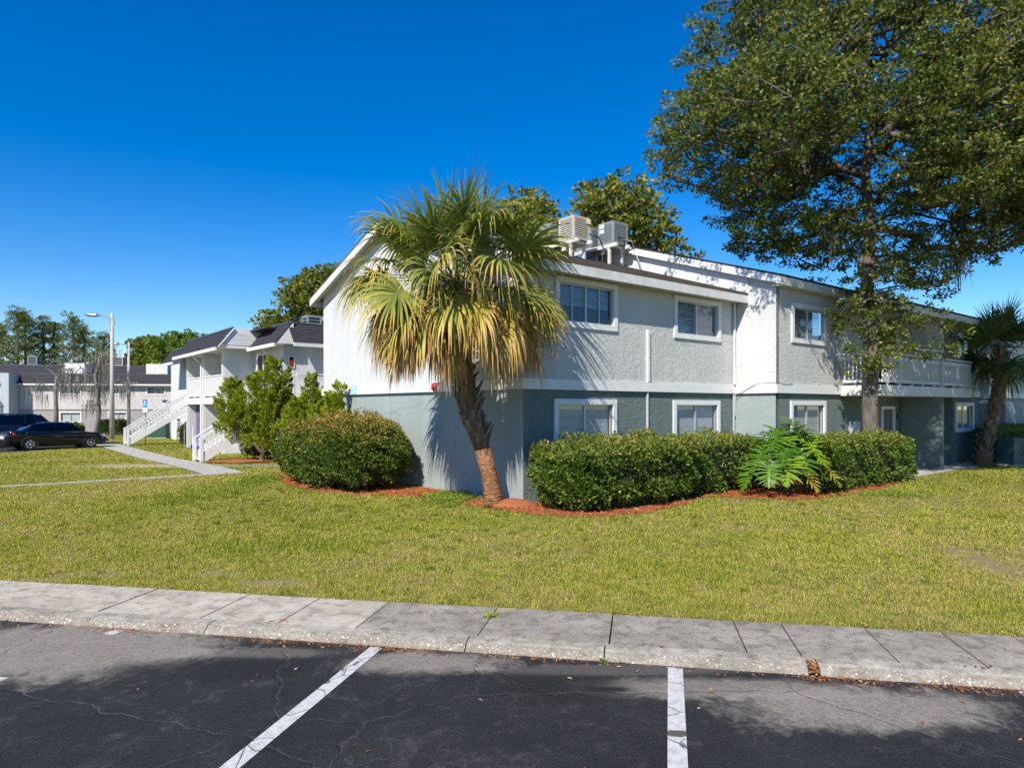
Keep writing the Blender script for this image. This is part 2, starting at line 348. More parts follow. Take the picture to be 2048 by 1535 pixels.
def unit(a): return a / np.maximum(np.linalg.norm(a, axis=-1, keepdims=True), 1e-9)
def leaf_quads(P, D, L, W, fold=.0):
    """one rhombic leaf per point: base P, direction D, length L, width W"""
    n = len(P); D = unit(D); rnd = RNG.normal(size=(n, 3)); S = unit(np.cross(D, rnd)); N = np.cross(S, D)
    L = np.broadcast_to(np.asarray(L, float).reshape(-1, 1), (n, 1)); W = np.broadcast_to(np.asarray(W, float).reshape(-1, 1), (n, 1))
    mid = P + D * L * .5 + N * L * fold
    V = np.stack([P, mid + S * W / 2, P + D * L, mid - S * W / 2], 1).reshape(-1, 3)
    F = np.arange(4 * n).reshape(n, 4); return V, F
def rsphere(n): return unit(RNG.normal(size=(n, 3)))
def structure(o): o['kind'] = 'structure'; return o
def stuff(o, label=None, cat=None): o['kind'] = 'stuff'; return tag(o, label, cat)

# ------------------------------------------------------------------ frames
E1 = np.array([.983, -.184]); E2 = np.array([.184, .983])          # along the kerb / away from it
def kerb(a, d, z=0): p = E1 * a + E2 * d; return (p[0], p[1], z)
def sst(x): x = np.clip(x, 0, 1); return x * x * (3 - 2 * x)
def zg(x, y): return -.1 * sst((y - 24) / 7) - .4 * sst((y - 47) / 15)
AX, AY = .245, 15.1; AROT = math.atan2(.6245, .781)
UA = np.array([.781, .6245]); NA = np.array([-.6245, .781])
def A2W(x, y): p = np.array([AX, AY]) + UA * x + NA * y; return float(p[0]), float(p[1])
def W2A(x, y): p = np.stack([np.asarray(x) - AX, np.asarray(y) - AY], -1); return p @ UA, p @ NA

# ------------------------------------------------------------------ ground, car park, pavement
def ground():
    a = np.unique(np.concatenate([np.linspace(-900, -100, 9), np.linspace(-90, 90, 61), np.linspace(100, 900, 9)]))
    d = np.unique(np.concatenate([[7.09], np.linspace(9, 80, 48), np.linspace(90, 1500, 12)]))
    AA, DD = np.meshgrid(a, d); P = AA[..., None] * E1 + DD[..., None] * E2
    V = np.concatenate([P, zg(P[..., 0], P[..., 1])[..., None]], -1).reshape(-1, 3)
    n, m = len(a), len(d); I = np.arange(n * m).reshape(m, n)
    F = np.stack([I[:-1, :-1], I[:-1, 1:], I[1:, 1:], I[1:, :-1]], -1).reshape(-1, 4)
    structure(npmesh('ground', V, F, 'lawn_ground', smooth=True))
    m = MB(); m.add([kerb(-300, -300, -.07), kerb(300, -300, -.07), kerb(300, 6.0, -.07), kerb(-300, 6.0, -.07)], [(0, 1, 2, 3)])
    structure(m.build('parking_lot', 'asphalt'))
    m = MB(); z = -.092; poly = [(-70, 26), (-26.6, 31.2), (-24.9, 35.5), (-24.0, 40.0), (-25.2, 44.5), (-70, 46.5)]
    m.add([(x, y, z) for x, y in poly], [tuple(range(6))]); structure(m.build('side_parking_lot', 'asphalt'))
    m = MB()
    for x0, x1, y0, y1 in ((-3.75, -2.5, 11.5, 36.3),): 
        for k in range(16):
            t0 = y0 + (y1 - y0) * k / 16; t1 = y0 + (y1 - y0) * (k + 1) / 16 - .012
            q = [A2W(x0, t0), A2W(x1, t0), A2W(x1, t1), A2W(x0, t1)]
            m.add([(x, y, zg(x, y) + .02) for x, y in q], [(0, 1, 2, 3)])
    structure(m.build('footpath', 'path_concrete'))
    m = MB(); q = [A2W(-22, 11.05), A2W(-2.5, 11.3), A2W(-2.5, 11.56), A2W(-22, 11.3)]
    m.prism([(x, y, -.05) for x, y in q], (0, 0, .075)); structure(m.build('edging_strip', 'path_concrete'))
    m = MB(); q = [A2W(11.9, -3.05), A2W(21.5, -2.75), A2W(21.5, -1.0), A2W(11.9, -1.0)]
    m.prism([(x, y, -.05) for x, y in q], (0, 0, .07)); structure(m.build('patio', 'path_concrete'))
    # pavement bed, slabs, kerb
    m = MB(); q = [kerb(-60, 6.05), kerb(60, 6.05), kerb(60, 7.12), kerb(-60, 7.12)]
    m.prism([(p[0], p[1], -.13) for p in q], (0, 0, .10)); bed = structure(m.build('sidewalk', 'cabinet_dark'))
    J = [-9.3, -8.0, -6.75, -5.585, -4.39, -3.53, -2.71, -1.49, -.265, .93, 1.38, 2.15, 2.83, 3.44, 4.6, 5.8, 7.0]
    J = [-9.3 - 1.2 * k for k in range(20, 0, -1)] + J + [7.0 + 1.2 * k for k in range(1, 20)]
    for i in range(len(J) - 1):
        g = .007; m = MB(); dz = random.uniform(-.004, .004)
        q = [kerb(J[i] + g, 6.208), kerb(J[i + 1] - g, 6.208), kerb(J[i + 1] - g, 7.11), kerb(J[i] + g, 7.11)]
        m.prism([(p[0], p[1], -.05) for p in q], (0, 0, .062 + dz))
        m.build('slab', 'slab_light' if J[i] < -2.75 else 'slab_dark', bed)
    kb = MB(); kb.add([kerb(-60, 6.05, -.12), kerb(60, 6.05, -.12), kerb(60, 6.19, -.12), kerb(-60, 6.19, -.12)], [(0, 1, 2, 3)]); kb = structure(kb.build('kerb', 'curb_concrete'))
    prof = [(6.205, -.1), (6.205, .008), (6.09, .006), (6.05, -.002), (6.025, -.015), (6.0, -.045), (5.985, -.072), (5.985, -.13)]
    ks = [-40, -25, -13, -7.2, -4.2, -1.56, -.30, 1.39]; ke = [1.475, 4.5, 9, 20, 40]
    for s0, s1 in list(zip(ks, ks[1:])) + list(zip(ke, ke[1:])):
        m = MB(); n = max(2, int((s1 - s0) / .12)); base = len(prof)
        vs = []
        for k in range(n + 1):
            a = s0 + .006 + (s1 - s0 - .012) * k / n
            j = .006 * math.sin(a * 7.3) + .004 * math.sin(a * 19.1 + 1)
            vs += [kerb(a, d + (j if 1 < i < 6 else 0), z + (random.uniform(-.003, .003) if 1 < i < 5 else 0)) for i, (d, z) in enumerate(prof)]
        fs = [(k * base + i, k * base + i + 1, (k + 1) * base + i + 1, (k + 1) * base + i) for k in range(n) for i in range(base - 1)]
        fs += [tuple(range(base)), tuple(n * base + i for i in range(base))]
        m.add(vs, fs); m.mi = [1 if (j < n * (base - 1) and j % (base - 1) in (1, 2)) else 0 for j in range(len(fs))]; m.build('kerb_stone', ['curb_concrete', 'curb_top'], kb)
    for a0 in (-10.5, -7.75, -5.1, -2.39, .305, 2.98, 5.7):
        m = MB(); w2 = .062; sl = .042
        for d1, d0 in (((5.95, 1.05),) if a0 != -5.1 else ((5.93, 5.80), (4.72, 1.05))):      # the left bay line is worn away in its middle
            m.add([kerb(a0 - w2 - sl * (5.95 - d1), d1, -.066), kerb(a0 + w2 - sl * (5.95 - d1), d1, -.066), kerb(a0 + w2 - sl * (5.95 - d0), d0, -.066), kerb(a0 - w2 - sl * (5.95 - d0), d0, -.066)], [(0, 1, 2, 3)])
        structure(m.build('bay_line', 'line_paint'))
ground()
# mulch beds (ragged sheets just above the lawn)
def sheet(name, pts, z, material, jit=.10, sub=14):
    out = []
    for i in range(len(pts)):
        p, q = np.array(pts[i]), np.array(pts[(i + 1) % len(pts)])
        for k in range(sub): out.append(p + (q - p) * k / sub + RNG.normal(size=2) * jit * .4)
    m = MB(); m.add([(x, y, z) for x, y in out], [tuple(range(len(out)))]); return structure(m.build(name, material))
bedA = [A2W(*p) for p in [(-.95, .3), (-.75, -1.3), (.0, -2.35), (1.2, -2.55), (2.8, -2.3), (4.3, -1.75), (4.9, -2.7), (5.4, -3.45), (6.6, -3.7), (9, -3.75), (12.2, -3.3), (13.0, -2.7), (12.8, -1.4), (8.1, -1.3), (8.1, .02), (-.02, .02)]]
bedB = [A2W(*p) for p in [(-.02, 0), (-.95, .1), (-1.0, 1.2), (-1.4, 2.9), (-2.15, 3.7), (-2.7, 5.4), (-2.65, 7.2), (-2.2, 10.6), (-.5, 11.3), (-.02, 10.9)]]
bedC = [A2W(*p) for p in [(-2.3, 17.0), (-1.6, 15.6), (.8, 15.8), (2.6, 14.2), (3.6, 16.0), (1.0, 17.9), (-1.6, 18.0)]]
sheet('mulch_bed', bedA, .012, 'mulch'); sheet('mulch_bed', bedB, .012, 'mulch'); sheet('mulch_bed', bedC, .012, 'mulch')
def inpoly(x, y, poly):
    x = np.asarray(x); y = np.asarray(y); r = np.zeros(x.shape, bool); n = len(poly)
    for i in range(n):
        (x0, y0), (x1, y1) = poly[i], poly[(i + 1) % n]
        c = ((y0 > y) != (y1 > y)) & (x < (x1 - x0) * (y - y0) / (y1 - y0 + 1e-12) + x0); r ^= c
    return r
# ------------------------------------------------------------------ building pieces (local frame: x along the long front, y into the house, z up)
def wall_panel(x0, x1, z0, z1, openings, y, reveal=.10, top=None):
    """front skin facing -y with real openings and reveals; top(x) gives a sloping head"""
    m = MB(); xs = sorted({x0, x1, *[v for o in openings for v in o[:2]]}); zs = sorted({z0, z1, *[v for o in openings for v in o[2:]]})
    for i in range(len(xs) - 1):
        for j in range(len(zs) - 1):
            cx, cz = (xs[i] + xs[i + 1]) / 2, (zs[j] + zs[j + 1]) / 2
            if any(a < cx < b and c < cz < d for a, b, c, d in openings): continue
            m.add([(xs[i], y, zs[j]), (xs[i + 1], y, zs[j]), (xs[i + 1], y, zs[j + 1]), (xs[i], y, zs[j + 1])], [(0, 1, 2, 3)])
    for a, b, c, d in openings:
        q = [(a, c), (b, c), (b, d), (a, d)]
        for k in range(4):
            p, r = q[k], q[(k + 1) % 4]
            m.add([(p[0], y, p[1]), (r[0], y, r[1]), (r[0], y + reveal, r[1]), (p[0], y + reveal, p[1])], [(0, 1, 2, 3)])
    return m
BLIND = {}
def window(parent, x0, x1, z0, z1, y, lites=2, rz=0, trim=.13, blind=(0, 1), frame='aluminium', org=None, trimmat='white_paint', open_dark=False):
    """outer trim size x0..x1, z0..z1 on a wall facing -y (or turned by rz about org)"""
    W, H = x1 - x0, z1 - z0; m = MB(); t = trim; p = -.045
    for a, b, c, d in ((0, W, H - t, H), (0, W, 0, t), (0, t, t, H - t), (W - t, W, t, H - t)):
        m.box(a, b, p, .01, c, d)
    loc = (x0, y, z0) if org is None else org
    o = m.build('window', trimmat, parent, loc=loc, rot=(0, 0, rz))
    iw, ih = W - 2 * t, H - 2 * t
    f = MB()
    for a, b, c, d in ((t, W - t, H - t - .03, H - t), (t, W - t, t, t + .03), (t, t + .03, t, H - t), (W - t - .03, W - t, t, H - t)): f.box(a, b, .03, .09, c, d)
    f.build('frame', frame, o)
    for k in range(1, lites):
        xm = t + iw * k / lites; g = MB(); wd = .022 if (lites == 2 or k == 2) else .012
        g.box(xm - wd, xm + wd, .035, .085, t + .03, H - t - .03).build('mullion', frame, o)
    for k in range(lites):
        a = t + iw * k / lites; b = t + iw * (k + 1) / lites; q = MB()
        q.box(a + .02, b - .02, .066, .070, t + .02, H - t - .02).build('pane', 'window_glass', o)
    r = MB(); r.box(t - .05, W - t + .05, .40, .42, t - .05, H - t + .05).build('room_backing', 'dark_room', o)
    n = int(ih / .048); b = MB(); lo, hi = blind; tl0 = random.uniform(.016, .020) if z0 > 3 else random.uniform(.023, .027); sag = random.uniform(-.012, .012)
    for k in range(n):
        z = t + ih * (k + .5) / n; fr = (z - t) / ih
        if not (lo <= fr <= hi): continue
        tilt = tl0 * random.uniform(.9, 1.1); x_a = t + .03; x_b = W - t - .03; dz = random.uniform(-.003, .003) + sag * fr * (1 - fr) * 2
        b.add([(x_a, .13, z - tilt + dz), (x_b, .13, z - tilt - dz), (x_b, .160, z + tilt * .75 - dz), (x_a, .160, z + tilt * .75 + dz)], [(0, 1, 2, 3)])
    if b.v: stuff(b.build('blind', 'blind', o))
    return o
def gable_roof(parent, x0, x1, yr, zr, sl, y0, y1, material, fas=.22, th=.05, ends=(True, True), front=True, back=True):
    zf = lambda y: zr - sl * abs(y - yr)
    for ya, yb in ((y0, yr), (yr, y1)):
        m = MB(); n = 14
        # shingle courses: each course a thin overlapping board so that the roof has real steps
        lo, hi = (y0, yr) if ya == y0 else (y1, yr)
        N = max(4, int(abs(hi - lo) / .145))
        for k in range(N):
            a = lo + (hi - lo) * k / N; b = lo + (hi - lo) * (k + 1) / N
            m.prism([(x0, a, zf(a) + .018), (x0, b, zf(b) + .004), (x0, b, zf(b) - th), (x0, a, zf(a) - th)], (x1 - x0, 0, 0))
        m.build('roof_slope', material, parent)
    fm = []
    if front: fm.append((y0, 1))
    if back: fm.append((y1, -1))
    for ye, s_ in fm:
        m = MB(); m.box(x0 + .003, x1 - .003, min(ye, ye + s_ * .03), max(ye, ye + s_ * .03), zf(ye) - th - fas, zf(ye) - th - .002)
        m.build('fascia', 'white_worn', parent)
    for e, xe, s_ in ((ends[0], x0, 1), (ends[1], x1, -1)):
        if not e: continue
        m = MB()
        for a, b in ((y0 + .031, yr), (yr, y1 - .031)):
            m.prism([(xe, a, zf(a) - th - .002), (xe, b, zf(b) - th - .002), (xe, b, zf(b) - th - fas), (xe, a, zf(a) - th - fas)], (s_ * .03, 0, 0))
        m.build('rake_board', 'white_paint', parent)
def balusters(parent, p, q, z0, z1, step=.13, w=.035, material='white_paint', d=.035):
    """separate upright balusters from p to q (local xy), sharing one mesh"""
    p, q = Vector((*p, 0)), Vector((*q, 0)); L = (q - p).length; n = max(1, int(L / step)); me = None; ang = math.atan2(q.y - p.y, q.x - p.x)
    for k in range(n):
        c = p + (q - p) * ((k + .5) / n)
        if me is None:
            m = MB(); m.box(-w / 2, w / 2, -d / 2, d / 2, z0, z1); o = m.build('baluster', material, parent); me = o.data
        else: o = inst('baluster', me, parent)
        o.location = (c.x, c.y, 0); o.rotation_euler = (0, 0, ang)
def rail(parent, p, q, z, w=.09, h=.06, name='handrail', material='white_paint'):
    return MB().bar((*p, z), (*q, z), w, h).build(name, material, parent)
def condenser(name, label, loc, rz, parent=None, beige=False, s=1.0, group=None, small=False):
    t = empty(name, loc, rz, label, 'air conditioner', group); a = .38 * s; H = .80 * s
    mt = 'louver_beige' if beige else 'louver_grey'
    MB().box(-a + .03, a - .03, -a + .03, a - .03, .03, H - .03).build('coil', 'cabinet_dark', t)
    m = MB(); m.box(-a, a, -a, a, 0, .05); m.box(-a, a, -a, a, H - .06, H)
    for sx in (-1, 1):
        for sy in (-1, 1):
            x, y = sx * (a - .03), sy * (a - .03); m.box(x - .035, x + .035, y - .035, y + .035, .05, H - .06)
    m.build('cabinet', mt, t)
    n = 5 if small else 10; me = None
    for k in range(n):
        z = .085 + (H - .18) * k / (n - 1)
        if me is None:
            q = MB(); b = a + .004
            for (x0, x1, y0, y1) in ((-b, b, -b, -b + .012), (-b, b, b - .012, b), (-b, -b + .012, -b, b), (b - .012, b, -b, b)):
                q.box(x0, x1, y0, y1, -.017, .017)
            o = q.build('louver', mt, t); me = o.data
        else: o = inst('louver', me, t)
        o.location = (0, 0, z)
    g = MB()
    for r in (.1, .17, .24, .31):
        g.tube([(r * s * math.cos(k * math.pi / 8), r * s * math.sin(k * math.pi / 8), H + .02) for k in range(17)], .006, 4)
    g.build('fan_grille', 'steel_dark', t); return t
# ------------------------------------------------------------------ the grey corner apartment building
def building_a():
    T = empty('apartment_building', (AX, AY, 0), AROT, 'large light grey stucco apartment building with dark lower storey behind the clipped hedges', 'building')
    zB0, zB1 = 2.57, 2.81
    up = lambda x0, x1: (x0 + .13, x1 - .13, 4.05 + .13, 5.22 - .13)
    lo = lambda x0, x1: (x0 + .13, x1 - .13, 1.22 + .13, 2.36 - .13)
    W = [(.95, 3.05), (5.3, 7.45)]; W2 = [(9.0, 11.08)]
    # front of the first section
    wall_panel(0, 8.2, 2.6, 5.5, [up(*w) for w in W], 0).build('upper_wall', 'stucco_light', T, fixn=False)
    wall_panel(0.03, 8.2, -.1, 2.6, [lo(*w) for w in W], .03).build('lower_wall', 'stucco_dark', T, fixn=False)
    # sunlit gable end
    zr = lambda y: 7.65 - .327 * abs(y - 6.2) - .06
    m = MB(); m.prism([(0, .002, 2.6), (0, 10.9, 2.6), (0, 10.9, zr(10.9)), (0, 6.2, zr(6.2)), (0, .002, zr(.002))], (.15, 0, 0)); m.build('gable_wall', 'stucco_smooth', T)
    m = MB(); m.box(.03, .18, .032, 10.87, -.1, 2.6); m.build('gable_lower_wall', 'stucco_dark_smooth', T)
    m = MB(); m.box(.2, 8.2, 10.7, 10.87, -.1, 5.9); m.build('rear_wall', 'stucco_light', T)
    m = MB(); m.box(-.05, 8.15, -.05, .06, zB0, zB1); m.build('band', 'white_paint', T)
    m = MB(); m.box(-.05, .06, .0605, 10.95, zB0, zB1); m.build('band', 'white_paint', T)
    for x0, x1 in W:
        window(T, x0, x1, 4.05, 5.22, 0, 4 if x0 < 1 else 2, blind=(.46, 1) if x0 < 1 else (0, 1))
        window(T, x0, x1, 1.22, 2.36, .03, 2)
    gable_roof(T, -.32, 8.2, 6.2, 7.65, .327, -.45, 11.35, 'shingle_brown')
    MB().box(-.28, 8.2, -.41, .02, 5.255, 5.275).build('soffit', 'soffit', T)
    m = MB()
    for a, b in ((0, 6.2), (6.2, 11.3)):
        m.prism([(-.28, a, zr(a) - .02), (-.28, b, zr(b) - .02), (-.28, b, zr(b) - .045), (-.28, a, zr(a) - .045)], (.28, 0, 0))
    m.build('rake_soffit', 'white_worn', T)
    # second section, standing forward, with its sunlit return wall
    z2 = lambda y: 8.01 - .327 * abs(y - 4.98)
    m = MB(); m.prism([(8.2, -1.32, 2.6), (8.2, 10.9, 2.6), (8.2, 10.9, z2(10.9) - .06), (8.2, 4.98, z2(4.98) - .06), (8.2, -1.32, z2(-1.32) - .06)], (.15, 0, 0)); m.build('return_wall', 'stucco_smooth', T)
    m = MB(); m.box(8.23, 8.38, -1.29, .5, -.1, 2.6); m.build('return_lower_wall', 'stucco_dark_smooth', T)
    ys = [-.44, .9, 2.35, 3.75, 5.0, 6.2]
    for a, b in zip(ys, ys[1:]):
        a += .006; b -= .006; q = [a, b] if not a < 4.98 < b else [a, 4.98, b]
        poly = [(8.165, a, zr(a) + .09), (8.165, b, zr(b) + .09)] + [(8.165, y, z2(y) - .07) for y in q[::-1]]
        MB().prism(poly, (.033, 0, 0)).build('panel', 'white_paint', T)
    fx = 17.0
    wall_panel(8.2, 16.6, 2.6, 5.6, [up(*w) for w in W2] + [(14.6, 16.2, 2.9, 4.95)], -1.32).build('upper_wall', 'stucco_light', T, fixn=False)
    wall_panel(8.23, 16.6, -.1, 2.6, [lo(*w) for w in W2] + [(15.1, 15.95, .02, 2.1)], -1.29).build('lower_wall', 'stucco_dark', T, fixn=False)
    for x0, x1 in W2:
        window(T, x0, x1, 4.05, 5.22, -1.32, 2); window(T, x0, x1, 1.22, 2.36, -1.29, 2)
    d = MB(); d.box(14.6, 16.2, -1.24, -1.2, 2.9, 4.95); d.build('balcony_door', 'car_glass', T)
    d = MB(); d.box(15.1, 15.95, -1.2, -1.16, .02, 2.1).build('patio_door', 'door_brown', T)
    d = MB()
    for a, b, c, e in ((15.0, 15.1, .02, 2.2), (15.95, 16.05, .02, 2.2), (15.1, 15.95, 2.1, 2.2)): d.box(a, b, -1.33, -1.19, c, e)
    d.build('door_casing', 'white_paint', T)
    lamp = MB(); lamp.lathe([(.05, 0), (.07, .05), (.07, .16), (.03, .22)], 8, (16.3, -1.40, 1.75)); lamp.box(16.27, 16.33, -1.36, -1.29, 1.8, 1.86); lamp.build('wall_lamp', 'steel_dark', T)
    m = MB(); m.box(8.15, 8.26, -1.37, -.051, zB0, zB1); m.build('band', 'white_paint', T)
    m = MB(); m.box(8.2605, 11.95, -1.37, -1.27, zB0, zB1); m.build('band', 'white_paint', T)
    gable_roof(T, 8.0, 11.7, 4.98, 8.01, .327, -1.6, 11.4, 'shingle', ends=(True, False))
    gable_roof(T, 11.7, 22.4, 4.98, 8.01, .327, -2.78, 11.4, 'shingle', ends=(False, True))
    MB().box(8.02, 11.7, -1.57, -1.3, 5.575, 5.595).build('soffit', 'soffit', T)
    MB().box(11.72, 22.38, -2.75, -1.0, 5.26, 5.28).build('soffit', 'soffit', T)
    MB().box(11.70, 11.73, -2.75, -1.6, 5.26, 5.56).build('roof_cheek', 'white_worn', T)
    # balcony
    bal = MB(); bal.box(11.95, 19.6, -2.62, -1.325, 2.53, 2.85); bal = bal.build('balcony', 'white_worn', T)
    for p, q in (((12.0, -2.57), (16.52, -2.57)), ((16.68, -2.57), (19.55, -2.57)), ((12.0, -2.52), (12.0, -1.4))):
        rail(bal, p, q, 3.83, .12, .06, 'top_rail', 'white_worn'); rail(bal, p, q, 3.70, .05, .12, 'rail_board', 'white_worn'); rail(bal, p, q, 2.98, .05, .10, 'bottom_rail', 'white_worn')
        balusters(bal, p, q, 3.03, 3.66, .115, .045, 'white_worn')
    for x in np.arange(12.4, 19.5, .9): MB().box(x - .03, x + .03, -2.6, -2.54, 2.852, 2.93).build('rail_foot', 'white_worn', bal)
    MB().box(16.52, 16.68, -2.66, -1.33, -.05, 2.53).build('fin_wall', 'stucco_dark', T)
    MB().box(16.525, 16.675, -2.645, -1.33, 2.852, 5.26).build('fin_wall_upper', 'stucco_light', T)
    # entry passage and end bay
    m = MB(); m.box(16.6, 19.4, 1.5, 1.6, -.1, 5.6); m.box(16.6, 16.7, -1.3, 1.5, -.1, 5.6); m.build('passage_wall', 'stucco_dark', T)
    MB().box(16.7, 19.5, -1.32, 1.5, 2.54, 2.84).build('passage_ceiling', 'soffit', T)
    wall_panel(19.5, 22.2, 2.6, 5.5, [up(19.75, 21.67)], -2.02).build('upper_wall', 'stucco_light', T, fixn=False)
    wall_panel(19.53, 22.2, -.1, 2.6, [lo(19.75, 21.67)], -1.99).build('lower_wall', 'stucco_dark', T, fixn=False)
    m = MB(); m.box(19.5, 19.6, -2.018, 1.6, 2.6, 5.5); m.box(22.1, 22.2, -2.018, 10.8, 2.6, 5.6); m.build('end_wall_upper', 'stucco_light', T)
    m = MB(); m.box(19.53, 19.63, -1.988, 1.6, -.1, 2.6); m.box(22.07, 22.17, -1.988, 10.8, -.1, 2.6); m.build('end_wall_lower', 'stucco_dark', T)
    window(T, 19.75, 21.67, 4.05, 5.22, -2.02, 2); window(T, 19.75, 21.67, 1.22, 2.36, -1.99, 2)
    MB().box(19.605, 22.25, -2.07, -1.97, zB0, zB1).build('band', 'white_worn', T)
    MB().box(8.3, 22.1, 10.7, 10.85, -.1, 5.9).build('rear_wall', 'stucco_light', T)
    # pipes, cables, wall fixtures
    MB().tube([(8.08, -.06, 5.25), (8.08, -.06, 2.83)], .035, 8).build('downpipe', 'white_worn', T)
    MB().tube([(8.08, -.035, 2.55), (8.08, -.035, 0)], .03, 8).build('downpipe', 'grey_paint', T)
    m = MB(); m.box(4.18, 4.26, -.06, 0, 2.82, 4.18); m.build('cable_cover', 'white_paint', T)
    MB().tube([(4.22, 0.0, 2.55), (4.22, 0.0, 0)], .035, 8).build('conduit', 'grey_paint', T)
    MB().tube([(4.3, -.02, 2.95), (4.34, -.03, 2.88), (4.30, -.02, 2.84)], .012, 5).build('cable_end', 'red_paint', T)
    MB().tube([(8.12, -.07, 3.6), (8.10, -.09, 3.0), (8.16, -.08, 2.7), (8.11, -.06, 2.4), (8.14, -.05, 1.9)], .009, 5).build('cable', 'yellow_trim', T)
    MB().tube([(8.12, -.06, 2.5), (8.12, -.3, 2.62), (8.13, -.75, 2.84), (8.14, -1.38, 2.86), (8.5, -1.385, 2.83), (9.0, -1.385, 2.84)], .008, 5).build('cable', 'black_cable', T)
    MB().tube([(11.72, -1.35, 5.3), (11.72, -1.35, 2.83)], .025, 6).build('conduit', 'grey_paint', T)
    m = MB(); m.box(12.6, 13.1, -1.45, -1.29, .9, 1.7); m.box(13.3, 13.65, -1.42, -1.29, .9, 1.5); m.build('meter_box', 'grey_paint', T)
    pl = MB(); pl.box(-.06, -.051, 8.19, 8.61, 2.59, 2.85); pl = pl.build('plaque', 'plaque_blue', T)
    m = MB(); m.box(-.063, -.0605, 8.32, 8.48, 2.77, 2.79); m.box(-.063, -.0605, 8.385, 8.415, 2.735, 2.77)
    m.add([(-.0625, 8.34, 2.62), (-.0625, 8.46, 2.62), (-.0625, 8.43, 2.66), (-.0625, 8.41, 2.71), (-.0625, 8.385, 2.71), (-.0625, 8.36, 2.66)], [(0, 1, 2, 3, 4, 5)]); m.build('plaque_print', 'sign_white', pl)
    b = MB(); b.lathe([(.02, -.06), (.10, -.06), (.115, -.09), (.10, -.13), (.04, -.15)], 14, (0, 3.54, 2.70), 'x'); b.build('alarm_bell', 'red_paint', T)
    # block standing beyond the end bay
    N = empty('apartment_block', (*A2W(24.6, -2.3), 0), AROT, 'pale grey two storey block just behind the palm at the right edge', 'building')
    MB().box(0, 8, 0, 9, 2.6, 5.3).build('upper_wall', 'stucco_smooth', N); MB().box(.03, 8, .03, 9, -.1, 2.6).build('lower_wall', 'stucco_dark_smooth', N)
    MB().box(-.05, 8.05, -.05, 9.05, 2.57, 2.81).build('band', 'white_paint', N); MB().box(-.4, 8.4, -.4, 9.4, 5.3, 5.55).build('roof', 'shingle', N)
    window(N, 0, 1.5, 1.0, 2.36, 0, 2, rz=-math.pi / 2, org=(-.005, 1.85, 1.1)); window(N, 0, 1.5, 4.05, 5.1, 0, 2, rz=-math.pi / 2, org=(-.035, 1.85, 4.0))
    return T
BA = building_a()
# rooftop units on two stands
for i, (x, ya, yb) in enumerate(((6.0, 4.1, 6.35), (7.45, 3.75, 5.75))):
    S = empty('equipment_stand', (*A2W(x, 0), 0), AROT, ('left' if i == 0 else 'right') + ' white rooftop stand carrying two air conditioners above the shingles', 'stand', 'rooftop stands')
    for dx in (-.3, .3): MB().box(dx - .045, dx + .045, ya, yb, 7.52, 7.64).build('beam', 'white_worn', S)
    for dx in (-.3, .3):
        for y in (ya + .35, yb - .45): MB().box(dx - .04, dx + .04, y - .04, y + .04, 7.65 - .327 * abs(y - 6.2) - .03, 7.52).build('leg', 'white_worn', S)
    for y in (ya + .3, yb - .3): MB().box(-.255, .255, y - .04, y + .04, 7.53, 7.62).build('crossbar', 'white_worn', S)
G = 'rooftop condensers on the grey building'
condenser('condenser_unit', 'grey rooftop air conditioner left of the beige one, half hidden by palm fronds', (*A2W(6.0, 5.8), 7.642), AROT, group=G, s=.92)
cu = condenser('condenser_unit', 'beige rooftop air conditioner on the left stand', (*A2W(6.0, 4.6), 7.642), AROT, beige=True, group=G, s=.94)
MB().box(-.1, .1, -.392, -.386, .55, .7).build('energy_label', 'yellow_trim', cu, loc=(.28, 0, 0))
condenser('condenser_unit', 'dark grey rooftop air conditioner set behind on the right stand', (*A2W(7.45, 5.28), 7.642), AROT, group=G, s=.9)
cu = condenser('condenser_unit', 'grey rooftop air conditioner at the near end of the right stand with white labels', (*A2W(7.45, 4.22), 7.642), AROT, group=G, s=.92)
for z in (.38, .55): MB().box(-.382, -.378, .05, .25, z, z + .13).build('rating_label', 'sign_white', cu)
for k, (x, y, dx, y2) in enumerate(((6.3, 4.3, .5, 3.9), (7.3, 3.95, .15, 3.6), (7.6, 4.0, .45, 3.3))):
    m = MB(); z2 = 7.65 - .327 * abs(y2 - 6.2)
    p = [np.array([x, y, 7.9]), np.array([x + dx * .5, y - .3, 7.75]), np.array([x + dx, y - .25, 7.45]), np.array([x + dx * .6, y2, z2 + .02])]
    m.tube([(*A2W(q[0], q[1]), q[2]) for q in p], .022, 6); tag(m.build('refrigerant_line', 'black_cable' if k < 2 else 'galvanised'), ['black hose drooping from the beige rooftop air conditioner', 'black hose running down from the right rooftop stand', 'thin grey conduit hanging below the nearest rooftop air conditioner'][k], 'hose')

